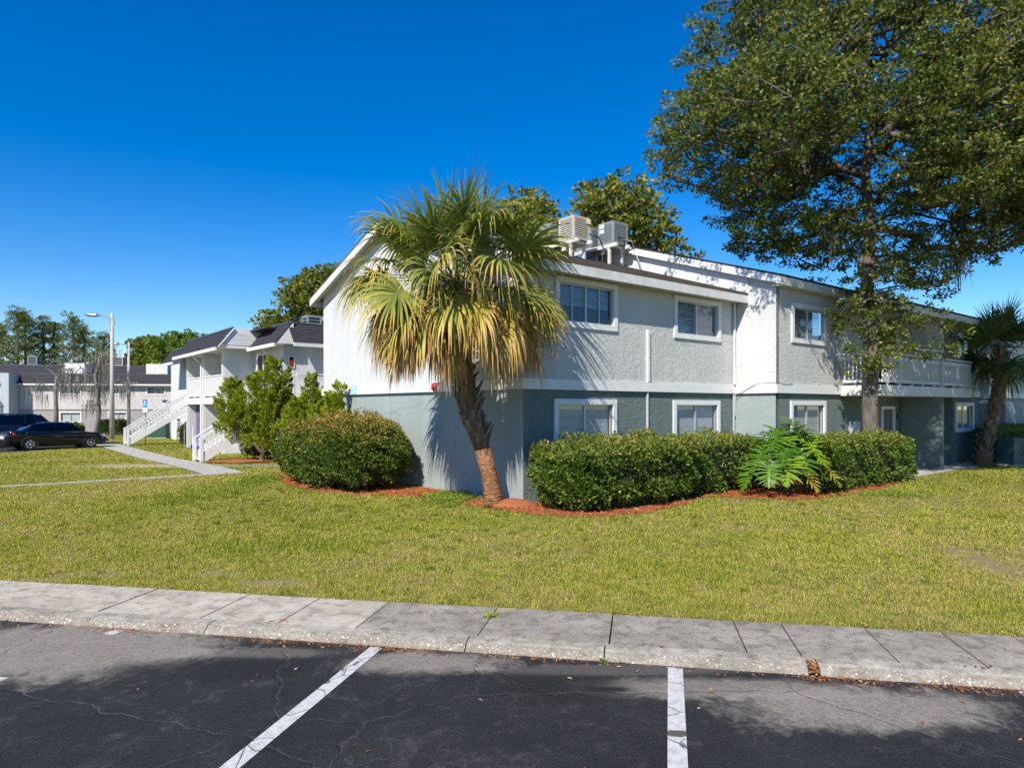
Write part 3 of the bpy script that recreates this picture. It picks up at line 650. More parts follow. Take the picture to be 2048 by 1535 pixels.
# ------------------------------------------------------------------ white apartment wing with outdoor stairs
def mansard(T, p0, p1, inward, z0, z1, lean=.75, material='shingle', name='mansard_roof', N=7):
    """stepped shingle courses from eave p0-p1 leaning along inward"""
    p0, p1, iw = Vector((*p0, 0)), Vector((*p1, 0)), Vector((*inward, 0)); m = MB()
    for k in range(N):
        a, b = k / N, (k + 1) / N; za, zb = z0 + (z1 - z0) * a, z0 + (z1 - z0) * b; o = iw * .03
        q = [p0 + iw * (lean * a) - o, p1 + iw * (lean * a) - o, p1 + iw * (lean * b), p0 + iw * (lean * b)]
        zz = [za, za, zb, zb]; m.add([(v.x, v.y, z) for v, z in zip(q, zz)] + [(p0.x + iw.x * lean * a, p0.y + iw.y * lean * a, za), (p1.x + iw.x * lean * a, p1.y + iw.y * lean * a, za)], [(0, 1, 2, 3), (0, 4, 5, 1)])
    r = m.build(name, material, T, fixn=False)
    q0 = p0 - iw * .06; q1 = p1 - iw * .06; d = (p1 - p0).normalized()
    MB().bar((q0.x, q0.y, z0 - .09), (q1.x, q1.y, z0 - .09), .10, .15).build('gutter', 'white_paint', T)
    t0 = p0 + iw * lean; t1 = p1 + iw * lean
    MB().bar((t0.x, t0.y, z1 + .03), (t1.x, t1.y, z1 + .03), .12, .07).build('ridge_cap', 'steel_dark', T)
def stair(T, x0, x1, yc, wd, z0, z1):
    S = empty('staircase', (0, 0, 0)); S.parent = T; n = 15
    for s_ in (-1, 1):
        y = yc + s_ * wd / 2
        MB().bar((x0, y, z0 + .12), (x1, y, z1 - .12), .05, .30).build('stringer', 'white_paint', S)
        MB().bar((x0 + .05, y, z0 + 1.0), (x1, y, z1 + .95), .09, .06).build('handrail', 'white_paint', S)
        MB().bar((x0 + .05, y, z0 + .82), (x1, y, z1 + .77), .04, .10).build('rail_board', 'white_paint', S)
        MB().bar((x0 + .05, y, z0 + .36), (x1, y, z1 + .31), .04, .07).build('lower_rail', 'white_paint', S)
        for xx, zz in ((x0 + .02, z0), (x1 + .03, z1)): MB().box(xx - .06, xx + .06, y - .06, y + .06, zz - (.1 if zz == z0 else .3), zz + 1.03).build('newel_post', 'white_paint', S)
        me = None; nb = 22
        for k in range(nb):
            f = (k + .5) / nb; x = x0 + (x1 - x0) * f; z = z0 + (z1 - z0) * f
            if me is None: o = MB().box(-.02, .02, -.02, .02, .36, .80).build('baluster', 'white_paint', S); me = o.data
            else: o = inst('baluster', me, S)
            o.location = (x, y, z)
    me = None
    for k in range(n):
        f = (k + .6) / n; x = x0 + (x1 - x0) * f; z = z0 + (z1 - z0) * (k + 1) / n - .02
        if me is None: o = MB().box(-.14, .14, -wd / 2 + .03, wd / 2 - .03, -.05, 0).build('tread', 'white_worn', S); me = o.data
        else: o = inst('tread', me, S)
        o.location = (x, yc, z)
    return S
def glassdoor(T, x, y0, y1, z0, z1):
    d = MB()
    for a, b, c, e in ((y0, y1, z1 - .08, z1), (y0, y0 + .08, z0, z1 - .08), (y1 - .08, y1, z0, z1 - .08), ((y0 + y1) / 2 - .04, (y0 + y1) / 2 + .04, z0, z1 - .08)): d.box(x - .04, x, a, b, c, e)
    o = d.build('sliding_door', 'white_paint', T)
    for a, b in ((y0 + .08, (y0 + y1) / 2 - .04), ((y0 + y1) / 2 + .04, y1 - .08)): MB().box(x - .012, x - .004, a, b, z0, z1 - .08).build('pane', 'car_glass', o)
def building_b():
    T = empty('apartment_wing', (-18.3, 38.4, -.08), AROT, 'white two storey apartment wing with shingled mansard roof, balconies and outdoor stairs', 'building')
    zs0, zs1, ze, zt = 2.42, 2.75, 5.12, 6.05
    for y0 in (0, -3.3, -6.84):
        MB().box(0.04, 1.42, y0, y0 + .15, -.1, zs0).build('divider_wall', 'stucco_smooth', T)
        MB().box(0.04, 1.42, y0, y0 + .15, zs1, ze).build('divider_wall', 'stucco_smooth', T)
        MB().box(-.09, .035, y0 + .01, y0 + .14, -.1, zs0 - .005).build('post', 'white_paint', T); MB().box(-.09, .035, y0 + .01, y0 + .14, zs1 + .005, ze).build('post', 'white_paint', T)
    MB().box(1.42, 1.6, -10.94, .15, -.1, ze).build('front_wall', 'stucco_smooth', T)
    MB().box(-.10, 1.42, -6.85, .16, zs0, zs1).build('balcony', 'white_paint', T)
    for a, b in ((-6.68, -3.32), (-3.14, -.02)):
        rail(T, (-.02, a), (-.02, b), 3.84, .12, .06, 'top_rail'); rail(T, (-.02, a), (-.02, b), 3.73, .04, .12, 'rail_board'); rail(T, (-.02, a), (-.02, b), 2.88, .05, .08, 'bottom_rail')
        balusters(T, (-.02, a), (-.02, b), 2.9, 3.7, .15, .085, d=.02)
        glassdoor(T, 1.42, a + .6, b - .5, 2.76, 4.8); glassdoor(T, 1.42, a + .6, b - .5, 0, 2.1)
    glassdoor(T, 1.42, -9.2, -7.4, 2.76, 4.85)
    for y in (-3.1, -9.6): MB().tube([(-.6 if y > -5 else .9, y, ze - .1), (-.45 if y > -5 else 1.0, y, ze - .3), (-.13 if y > -5 else 1.36, y, ze - .55), (-.13 if y > -5 else 1.36, y, 0)], .045, 8).build('downpipe', 'white_paint', T)
    mansard(T, (-.55, -7.6), (-.55, 1.0), (1, 0), ze, zt)
    MB().prism([(-.5, -7.58, ze - .02), (.2, -7.58, zt), (1.5, -7.58, zt), (1.5, -7.58, ze - .02)], (0, .08, 0)).build('roof_cheek', 'white_paint', T)
    MB().prism([(-.28, -7.60, ze + .12), (.22, -7.60, zt - .22), (1.38, -7.60, zt - .22), (1.38, -7.60, ze + .12)], (0, .018, 0)).build('cheek_panel', 'stucco_smooth', T)
    MB().bar((-.5, -7.62, ze), (.25, -7.62, zt), .04, .12, (0, 1, 0)).build('rake_trim', 'white_paint', T)
    MB().box(-.5, 1.42, -7.5, 1.0, ze - .03, ze).build('soffit', 'white_worn', T)
    mansard(T, (.9, -11.4), (.9, -7.7), (1, 0), ze, zt + .03)
    MB().prism([(.95, -11.38, ze - .02), (1.68, -11.38, zt), (1.72, -11.38, zt), (1.72, -11.38, ze - .02)], (0, .08, 0)).build('roof_cheek', 'white_paint', T)
    MB().box(.92, 1.42, -11.3, -7.7, ze - .03, ze).build('soffit', 'white_worn', T)
    MB().box(1.605, 3.4, -10.94, -10.8, -.1, ze).build('stair_wall', 'stucco_smooth', T)
    MB().box(3.41, 12, -9.6, -9.45, -.1, ze).build('stair_wall', 'stucco_smooth', T); MB().box(3.3, 3.4, -10.8, -9.6, -.1, ze).build('stair_wall', 'stucco_smooth', T)
    MB().box(4.3, 5.2, -9.66, -9.605, 2.75, 4.8).build('door', 'door_brown', T)
    mansard(T, (1.5, -11.95), (13, -11.95), (0, 1), ze, zt)
    MB().box(2.35, 13, -11.9, -9.6, ze - .03, ze).build('soffit', 'white_worn', T)
    MB().box(1.4, 7, -12.3, -10.945, 2.47, 2.70).build('landing', 'white_paint', T)
    rail(T, (1.55, -12.22), (7, -12.22), 3.72, .10, .06, 'top_rail'); rail(T, (1.55, -12.22), (7, -12.22), 3.58, .04, .13, 'rail_board'); rail(T, (1.55, -12.22), (7, -12.22), 2.82, .05, .08, 'bottom_rail')
    balusters(T, (1.6, -12.22), (7, -12.22), 2.82, 3.55, .15, .07)
    MB().box(2.9, 3.03, -12.28, -12.15, 2.71, ze - .03).build('post', 'white_paint', T)
    for x in (1.6, 4.5): MB().box(x - .07, x + .07, -12.27, -12.13, -.1, 2.46).build('post', 'white_paint', T)
    c = MB(); c.box(1.62, 1.92, -10.99, -10.945, 4.05, 4.60); c = c.build('extinguisher_cabinet', 'yellow_trim', T)
    MB().box(1.68, 1.86, -11.0, -10.992, 4.11, 4.54).build('pane', 'car_glass', c); MB().box(1.73, 1.81, -11.012, -11.001, 4.14, 4.42).build('extinguisher', 'red_paint', c)
    stair(T, -2.4, 1.4, -11.65, 1.1, .0, 2.62)
    # far end: nook with second flight
    MB().box(1.42, 1.6, .15, 4.9, -.1, ze).build('nook_wall', 'stucco_smooth', T)
    MB().box(1.4, 5, 3.7, 5.2, 2.47, 2.70).build('landing', 'white_paint', T)
    mansard(T, (.3, 5.2), (.3, 9), (1, 0), ze, zt)
    stair(T, -2.4, 1.4, 4.6, 1.1, .0, 2.62)
    MB().box(1.62, 12, -9.4, 12, -.1, 5.9).build('core', 'stucco_smooth', T)
    MB().box(1.0, 12.3, -9.8, 12, 5.92, 6.0).build('flat_roof', 'shingle', T)
    cur = MB(); n = 30
    for k in range(n):
        y = -1.9 + 1.6 * k / n; y2 = -1.9 + 1.6 * (k + 1) / n; xa, xb = .35 + .05 * math.sin(k * 1.7), .35 + .05 * math.sin((k + 1) * 1.7)
        cur.add([(xa, y, .35), (xb, y2, .35), (xb, y2, 2.38), (xa, y, 2.38)], [(0, 1, 2, 3)])
    o = cur.build('curtain', 'purple_cloth'); o.location = (-18.3, 38.4, -.08); o.rotation_euler = (0, 0, AROT); tag(o, 'purple curtain hanging in the ground floor patio of the white wing', 'curtain')
    return T
BB = building_b()
for i, (x, y, bg_) in enumerate(((4.6, -9.0, True), (5.7, -9.1, False), (6.8, -9.2, False), (3.7, -8.6, False))):
    bx, by = -18.3 + UA[0] * x + NA[0] * y, 38.4 + UA[1] * x + NA[1] * y
    condenser('condenser_unit', ['beige air conditioner on the white wing roof', 'grey air conditioner beside the beige one on the white wing roof', 'grey air conditioner on the wing roof nearest the white gable wall', 'grey air conditioner left of the beige one on the wing roof'][i], (bx, by, 5.97), AROT, beige=bg_, s=.95, group='condensers on the white wing roof', small=True)
# ------------------------------------------------------------------ beige building across the side car park
def building_c():
    T = empty('beige_apartment_building', (-52.2, 68.8, -.5), R(9.8), 'long beige apartment building with dark shingle roof across the side car park', 'building')
    ops = [(5.7, 7.8), (10.3, 12.2), (14.0, 15.9)]
    o2 = lambda a, b, c, d: (a + .13, b - .13, c + .13, d - .13)
    wall_panel(2.0, 26, 2.5, 5.1, [o2(a, b, 3.98, 4.95) for a, b in ops], 0).build('upper_wall', 'stucco_beige', T, fixn=False)
    wall_panel(2.0, 26, -.2, 2.5, [o2(a, b, 1.1, 2.26) for a, b in ops[:2]], .03).build('lower_wall', 'stucco_taupe', T, fixn=False)
    for a, b in ops: window(T, a, b, 3.98, 4.95, 0, 2)
    for a, b in ops[:2]: window(T, a, b, 1.1, 2.26, .03, 2)
    MB().box(2.0, 26, -.03, .05, 2.44, 2.52).build('band', 'stucco_taupe', T)
    MB().box(-8, 1.95, -1.5, 9, 2.5, 5.1).build('bay_upper', 'stucco_beige', T); MB().box(-7.98, 1.93, -1.48, 9, -.2, 2.5).build('bay_lower', 'stucco_taupe', T)
    MB().box(1.2, 1.98, -1.9, 0, -.2, 6.1).build('bay_fin', 'grey_paint', T)
    for x0, x1, y in ((-8, 1.2, -1.95), (2.0, 26, -.45)):
        mansard(T, (x0, y), (x1, y), (0, 1), 5.12, 6.12, .7, N=6)
        MB().box(x0, x1, y - .02, y + .5, 5.0, 5.03).build('soffit', 'white_worn', T)
    mansard(T, (-8, 1.6), (26, 1.6), (0, 1), 6.1, 7.2, 2.2, name='upper_roof', N=6)
    MB().box(-8, 26, .2, 1.7, 6.05, 6.10).build('roof_deck', 'shingle', T)
    MB().box(2, 26, .2, 10, -.2, 6.0).build('core', 'stucco_beige', T)
    for x0, x1 in ((5.8, 7.75), (13.7, 15.8)):
        d = MB(); d.box(x0, x1, .9, 3.6, 6.1, 7.3); d = d.build('dormer', 'white_paint', T)
        mid = (x0 + x1) / 2
        for a, b in ((x0 + .15, mid - .12), (mid + .12, x1 - .15)): MB().box(a, b, .86, .895, 6.3, 7.1).build('pane', 'blind', d)
    b = MB(); b.box(-8, .9, -2.9, -1.5, 2.45, 2.75); b = b.build('balcony', 'white_paint', T)
    rail(b, (-8, -2.85), (.9, -2.85), 3.85, .1, .1, 'top_rail'); balusters(b, (-8, -2.85), (.9, -2.85), 2.76, 3.8, .22, .12); rail(b, (.85, -2.85), (.85, -1.5), 3.85, .1, .1, 'top_rail')
    balusters(b, (.85, -2.8), (.85, -1.5), 2.76, 3.8, .22, .1)
    for x in (-5, -1.2): MB().box(x, x + .2, -2.85, -2.65, -.2, 2.44).build('post', 'white_paint', b)
    for z0, z1 in ((2.8, 4.9), (.1, 2.2)):
        d = MB(); d.box(-2.6, .2, -1.56, -1.505, z0, z1); d = d.build('sliding_door', 'white_paint', T)
        for a, bb in ((-2.5, -1.25), (-1.15, .1)): MB().box(a, bb, -1.575, -1.565, z0 + .08, z1 - .1).build('pane', 'window_glass', d)
    return T
BC = building_c()
for i, (x, y) in enumerate(((9.9, 4.2), (18.2, 3.4), (19.5, 3.4), (1.3, 4.4))):
    c, s_ = math.cos(R(9.8)), math.sin(R(9.8))
    condenser('condenser_unit', ['beige air conditioner on the beige building roof near the mossy tree', 'left of the two grey air conditioners on the beige building roof beside the dormer', 'right of the two grey air conditioners on the beige building roof', 'dark air conditioner on the far left of the beige building roof'][i], (-52.2 + c * x - s_ * y, 68.8 + s_ * x + c * y, 6.75), R(9.8), beige=i == 0, s=1.2, group='condensers on the beige building roof', small=True)
def building_d():
    T = empty('carport_building', (31.5, 42, -.1), R(12), 'white walled building with dark carport at the far right edge', 'building')
    MB().box(0, 14, 0, 5, 2.4, 5.2).build('upper_wall', 'stucco_smooth', T); MB().box(0, 14, 3.5, 5, -.1, 2.4).build('rear_wall', 'door_brown', T)
    for x in (.1, 3.5, 7, 10.5): MB().box(x, x + .3, .1, .4, -.1, 2.4).build('post', 'white_worn', T)
    me = None
    for r in range(9):
        for k in range(30):
            if me is None: o = MB().box(-.105, .105, -.05, .05, 0, .062).build('brick', 'bark_palm', T); me = o.data
            else: o = inst('brick', me, T)
            o.location = (.6 + .22 * k + (.11 if r % 2 else 0), 1.2, -.05 + .072 * r)
    MB().box(-.5, 14.5, -.5, 5.5, 5.2, 5.45).build('roof', 'shingle', T)
building_d()
# ------------------------------------------------------------------ vegetation
def ell_pts(ells, n, spacing, shell=.55):
    out = []; vol = np.array([r[0] * r[1] * r[2] for _, r in ells]) ** .5; vol /= vol.sum(); tries = 0
    P = np.zeros((0, 3))
    while len(out) < n and tries < n * 25:
        tries += 1; k = RNG.choice(len(ells), p=vol); c, r = ells[k]
        p = np.array(c) + rsphere(1)[0] * (shell + (1 - shell) * RNG.random() ** .5) * np.array(r) * RNG.uniform(.75, 1.06)
        if len(out) and np.min(np.sum((P - p) ** 2, 1)) < spacing ** 2: continue
        out.append(p); P = np.array(out)
    return P
def skeleton(trunk, centers, r0=.012, rt=None, step=.7, n=6, pw=2.4):
    """trunk polyline + branches to each cluster centre (nearest-node growth), pipe-model radii -> MB"""
    nodes = [np.array(p, float) for p in trunk]; par = [-1] + list(range(len(trunk) - 1)); nt_ = len(trunk)
    base = nodes[-1]; order = np.argsort(np.linalg.norm(centers - base, axis=1)); tips = []
    for i in order:
        c = centers[i]; NP = np.array(nodes); d = np.linalg.norm(NP - c, axis=1) + .9 * np.maximum(0, NP[:, 2] - c[2] + .25); d[0] += 3
        j = int(np.argmin(d)); p = NP[j]; L = np.linalg.norm(c - p); k = max(1, int(L / step)); last = j
        for q in range(1, k + 1):
            f = q / k; x = p + (c - p) * f + np.array([0, 0, .10 * L * math.sin(math.pi * f)]) + RNG.normal(size=3) * .05 * (q < k)
            nodes.append(x); par.append(last); last = len(nodes) - 1
        tips.append(last)
    acc = np.zeros(len(nodes))
    for t in tips: acc[t] += r0 ** pw
    for i in range(len(nodes) - 1, 0, -1): acc[par[i]] += acc[i] if acc[i] > 0 else 0
    rad = np.maximum(acc, (r0 * .8) ** pw) ** (1 / pw)
    if rt: 
        s = rt / rad[0]; rad = np.where(np.arange(len(nodes)) < nt_, np.maximum(rad * s, rad), rad * (1 + (s - 1) * .3))
        for i in range(nt_): rad[i] = rt * (1 - (.35 if nt_ < 8 else .82) * (i / nt_) ** 1.3)
        rad[0] *= 1.25
    m = MB(); m.tube(nodes[:nt_], [float(x) for x in rad[:nt_]], 12)
    for i in range(nt_, len(nodes)):
        p = par[i]; m.tube([nodes[p], nodes[i]], [float(min(rad[p], rad[i] * 1.25)), float(rad[i])], n if rad[i] > .04 else 4, cap=False)
    return m
def foliage(C, per, rad, L, W, up=.3, flat=.7, vlo=0, vhi=1):
    n = len(C) * per; cc = np.repeat(C, per, 0); ns = 9; sp = rsphere(len(C) * ns).reshape(len(C), ns, 3) * (RNG.uniform(.45, 1.05, (len(C), ns, 1))) * rad * np.array([1.1, 1.1, flat * .9])
    k = RNG.integers(0, ns, n); o = sp[np.repeat(np.arange(len(C)), per), k] + rsphere(n) * (RNG.random((n, 1)) ** .5) * rad * .42 * np.array([1, 1, .55])
    tint = np.repeat(RNG.uniform(-.18, .18, len(C)), per)
    D = unit(o) * .7 + rsphere(n) * .8 + np.array([0, 0, up]); l = L * RNG.uniform(.7, 1.3, n)
    V, F = leaf_quads(cc + o, D, l, l * W, .08)
    v = np.clip(vlo + (vhi - vlo) * RNG.random(n) ** 1.2 + tint, 0, 1); return V, F, np.repeat(v, 4)
def tree(name, label, trunk, ells, n, spacing, per, rad, L, W, leafm, barkm, rt, group=None, shell=.55, r0=.014, flat=.7, cat='tree', step=.7, holes=False):
    b = trunk[0]; T = empty(name, (b[0], b[1], b[2]), 0, label, cat, group); off = np.array(b, float)
    C = ell_pts([(np.array(c, float), r) for c, r in ells], n, spacing, shell) - off
    if holes:
        g = np.sin(C[:, 0] * 1.9 + 1) + np.sin(C[:, 1] * 2.1 + C[:, 2] * 1.1) + np.sin(C[:, 2] * 2.3 - C[:, 0] * 1.2 + 2); C = C[(g > -1.0) & ~((np.hypot(C[:, 0], C[:, 1]) < 1.5) & (C[:, 2] > 7.4) & (C[:, 2] < 10.4))]
    tr = skeleton(np.array(trunk, float) - off, C, r0, rt, step).build('trunk', barkm, T, smooth=True, fixn=False)
    V, F, v = foliage(C, per, rad, L, W, flat=flat); npmesh('crown', V, F, leafm, T, v); return T, C + off
def strands(P, n_each, length, w, spread):
    """hanging moss: bunches of thin ragged ribbons below each point"""
    Vs, Fs = [], []; k = 0
    for p in P:
        for _ in range(n_each):
            a = RNG.uniform(0, math.pi); s_ = np.array([math.cos(a), math.sin(a), 0]) * w * RNG.uniform(.5, 1.2); q = p + np.append(RNG.normal(size=2) * spread, 0); L = length * RNG.uniform(.35, 1.1); pts = []
            for j in range(5):
                f = j / 4; pts.append(q + np.array([RNG.normal() * .03, RNG.normal() * .03, -L * f])); ww = (1 - f) ** .7 + .08
                Vs += [pts[-1] - s_ * ww / 2, pts[-1] + s_ * ww / 2]
            for j in range(4): Fs.append((k + 2 * j, k + 2 * j + 1, k + 2 * j + 3, k + 2 * j + 2))
            k += 10
    return np.array(Vs), np.array(Fs)
# the big oak behind the hedge
ox, oy = A2W(11.4, -2.5)
ells = [((ox - .3, oy + .3, 11.8), (5.3, 4.6, 5.2)), ((ox - 3.9, oy - .2, 9.9), (2.7, 2.6, 1.9)), ((ox - 3.0, oy, 12.6), (2.5, 2.5, 2.6)), ((ox + 3.4, oy, 9.3), (2.5, 2.6, 2.2)),
        ((ox - 2.2, oy - .4, 7.3), (2.3, 1.7, .8)), ((ox + 2.4, oy - .3, 7.3), (1.9, 1.7, 1.0)), ((ox + .1, oy - .5, 5.2), (1.35, .9, 1.5)), ((ox + .9, oy - .8, 4.4), (1.3, .6, .7)), ((ox - .5, oy - .6, 3.4), (.7, .5, .35)), ((ox + .6, oy - .6, 6.3), (1.6, 1.2, 1.2)), ((ox - 4.0, oy - 3.0, 9.9), (2.0, 1.9, 1.5)), ((ox - .6, oy - 3.0, 10.0), (2.4, 2.0, 1.7)), ((ox + 4.8, oy - 1.6, 9.6), (3.0, 2.4, 2.2)), ((ox + 3.5, oy - 2.2, 12.5), (2.6, 2.2, 2.2)), ((ox + 1.5, oy - 3.2, 8.4), (2.6, 1.7, 1.1)), ((ox + 4.2, oy - 1.6, 7.6), (2.3, 1.8, .9)), ((ox + 2.6, oy - 3.5, 10.4), (3.0, 1.8, 1.8)), ((ox + .1, oy - .4, 5.6), (1.5, .9, 1.3)), ((ox + .9, oy - .6, 4.7), (1.5, .6, .9)), ((ox - .5, oy - .5, 6.6), (1.7, 1.2, .8)), ((ox - .1, oy - .45, 4.6), (.9, .5, 1.3)), ((ox + .1, oy - .5, 5.8), (1.2, .7, 1.2)), ((ox - .6, oy - .4, 5.2), (.9, .6, .8)), ((ox + .8, oy - .5, 5.3), (1.0, .6, .8))]
OAK, oc = tree('oak_tree', 'tall live oak with dense olive crown growing behind the right hedge', [(ox, oy, -.05), (ox + .02, oy, .8), (ox - .02, oy, 2.2), (ox + .05, oy + .05, 3.8), (ox - .05, oy + .1, 5.6), (ox + .1, oy + .2, 7.6), (ox, oy + .3, 9.2), (ox + .15, oy + .25, 10.8), (ox - .05, oy + .2, 12.4), (ox + .1, oy + .1, 13.8)], ells, 1450, .60, 225, .50, .105, .52, 'leaf_oak', 'bark_oak', .25, shell=.5, r0=.02, holes=True)
V, F = strands(np.array([(ox + 2.2, oy - .4, 6.5), (ox + 2.35, oy - .5, 6.55), (ox - 2.7, oy - 1.6, 9.4), (ox - 1.8, oy - 1.4, 7.0), (ox + 2.9, oy - 1, 8.4)]), 22, 1.0, .05, .10)
V -= np.array([ox, oy, -.05]); stuff(npmesh('hanging_moss', V, F, 'moss', OAK))
o2x, o2y = 20.9, 23.6
tree('oak_tree', 'second oak whose crown enters the frame at the upper right edge', [(o2x, o2y, -.05), (o2x, o2y, 3), (o2x - .2, o2y, 6), (o2x, o2y, 9)], [((o2x, o2y, 12.4), (4.6, 4.2, 4.6)), ((o2x - 1.5, o2y - .8, 9.6), (3.2, 2.6, 2.0)), ((o2x - 2.2, o2y - 1, 14.5), (2.8, 2.6, 2.4))], 420, .8, 190, .7, .14, .46, 'leaf_oak', 'bark_oak', .26, r0=.02)
# trees beyond the buildings
def bgtree(label, x, y, z, rx, rz, n, leafm='leaf_oak_far', per=110, L=.26, extra=(), name='broadleaf_tree', sp=.75):
    g = float(zg(x, y)); el = [((x, y, z), (rx, rx, rz))] + [((x + a, y, z + b), (r, r, r * .8)) for a, b, r in extra]
    return tree(name, label, [(x, y, g), (x + .1, y, z * .35), (x, y, z * .6), (x + .1, y, z * .8)], el, n, sp, per, .75, L, .5, leafm, 'bark_oak', .22, group='trees beyond the roofs', shell=.35)
bgtree('yellow green oak rising behind the rooftop air conditioners', 5.6, 36, 12.0, 2.5, 2.0, 150, extra=((1.7, -1.5, 1.5), (-1.2, .9, 1.2), (2.6, -2.2, 1.1)))
bgtree('oak just visible behind the palm crown', .9, 37, 11.8, 1.9, 1.9, 90, extra=((1.5, -.6, 1.0),))
bgtree('dark oak between the white wing roof and the gable', -17.6, 58, 11.4, 2.2, 2.2, 130, extra=((-2.6, -2.4, 1.5), (1.8, 1.4, 1.8), (.5, -2.5, 1.8)), L=.32)
bgtree('round bright green tree above the beige building roof, left of the white wing', -48.5, 100, 9.3, 5.6, 4.0, 190, 'leaf_bright', 110, .45, extra=((4.0, .8, 3.6), (-3.5, -2.5, 3.0)), sp=1.1)
bgtree('dark green tree behind the second street light', -55.5, 104, 9.0, 3.4, 4.0, 130, 'leaf_oak_far', 110, .45, sp=1.1)
bgtree('low green tree behind the bright round tree', -53, 112, 6.5, 4.0, 3.0, 90, 'leaf_bright', 90, .5, sp=1.2)
def pine(label, x, y, h, seed, lean=0):
    g = float(zg(x, y)); T = empty('pine_tree', (x, y, g), 0, label, 'tree', 'pines beyond the beige building'); C = []
    for k in range(34):
        z = h * (.42 + .58 * ((k + .5) / 34) ** .9); r = (1 - ((z / h - .42) / .60) ** 1.6) * h * .17 + .35; a = k * 2.4 + seed
        for f in (1.0, .6): C.append((math.cos(a) * r * f * RNG.uniform(.6, 1.1) + lean * z / h, math.sin(a) * r * f, z + RNG.uniform(-.2, .5)))
    C = np.array(C); trunk = [(lean * f, 0, h * f) for f in (0, .25, .5, .7, .85, .97)]
    skeleton(np.array(trunk), C, .02, .19, 1.2).build('trunk', 'bark_pine', T, smooth=True, fixn=False)
    V, F, v = foliage(C, 70, .75, .38, .2, up=.5, flat=.5); npmesh('crown', V, F, 'leaf_pine', T, v)
for i, (px, y, h) in enumerate(((-2, 98, 14.5), (34, 97, 16.6), (52, 99, 16.2), (92, 101, 15.8), (112, 103, 15.4), (150, 100, 16.0), (172, 104, 14.8), (206, 100, 13.2))):
    lab = ['pine cut by the left edge of the picture', 'tallest pine at the left, behind the beige roof', 'pine just right of the tallest one at the left', 'slim pine left of the mossy tree', 'shorter slim pine near the mossy tree', 'pine directly above the mossy tree', 'pine between mossy tree and street light', 'rounded pine behind the tall street light'][i]
    pine(lab, (px - 1024) / 1356 * y, y, h, i * 1.3, RNG.uniform(-.5, .5))
# bare trees hung with moss
def mossy(label, x, y, trunk, cent, bun, n=26):
    g = float(zg(x, y)); T = empty('mossy_tree', (x, y, g), 0, label, 'tree', 'bare trees hung with moss'); C = np.array(cent)
    skeleton(np.array(trunk, float), C, .012, .20, .6, 5).build('trunk', 'bark_grey', T, smooth=True, fixn=False)
    tw = []; m = MB()
    for c in C:
        for _ in range(5):
            d = rsphere(1)[0]; d[2] = abs(d[2]); m.tube([c, c + d * .5 + RNG.normal(size=3) * .1, c + d * RNG.uniform(.8, 1.3)], [.02, .014, .006], 4, cap=False)
    stuff(m.build('twigs', 'bark_grey', T, fixn=False))
    V, F = strands(np.array(bun), n + 14, 1.7, .06, .34); stuff(npmesh('hanging_moss', V, F, 'moss', T))
cen = [(-1.5, 0, 6.4), (-2.6, .3, 5.4), (-3.4, -.2, 4.6), (.3, .2, 8.6), (-1.0, 0, 9.2), (1.4, 0, 8.0), (-2.4, 0, 7.6), (2.2, -.3, 5.2), (2.9, .2, 4.6), (-4.0, .3, 6.5), (-.4, .5, 7.2), (.9, -.5, 6.2), (-3.2, 0, 8.2)]
bun = [(-.4, 0, 7.4), (.1, .2, 6.9), (-.9, 0, 6.2), (.6, -.1, 7.9), (1.2, 0, 7.7), (1.6, .1, 8.2), (-1.6, 0, 5.6), (-2.4, .1, 5.3), (-3.0, 0, 4.9), (-1.9, -.1, 4.6), (.2, 0, 5.0), (.5, 0, 4.2), (-.6, 0, 4.6), (2.6, 0, 4.6), (3.0, 0, 5.1), (-3.5, .2, 4.7), (.8, 0, 5.9), (1.1, 0, 4.9), (-.2, -.2, 3.4), (-.6, 0, 3.0), (-2.8, 0, 6.4), (1.0, 0, 6.8)]
mossy('leaning bare tree draped with grey moss in front of the beige building', -39.2, 64, [(0, 0, 0), (.0, 0, .9), (.25, 0, 2.2), (.1, 0, 4.0), (-.1, 0, 5.6), (.3, 0, 7.4)], cen, bun)
mossy('straight bare trunk with sparse moss left of the draped tree', -43.4, 64.5, [(0, 0, 0), (.05, 0, 2.0), (0, 0, 4.0), (.1, 0, 5.6)], [(-.9, 0, 6.4), (.9, 0, 6.6), (.2, .3, 7.2), (-1.6, 0, 5.0), (1.5, 0, 6.2), (-.6, .4, 7.0)], [(-1.5, 0, 5.0), (-1.9, 0, 4.6), (-1.3, 0, 3.9), (.6, 0, 5.4)], 12)

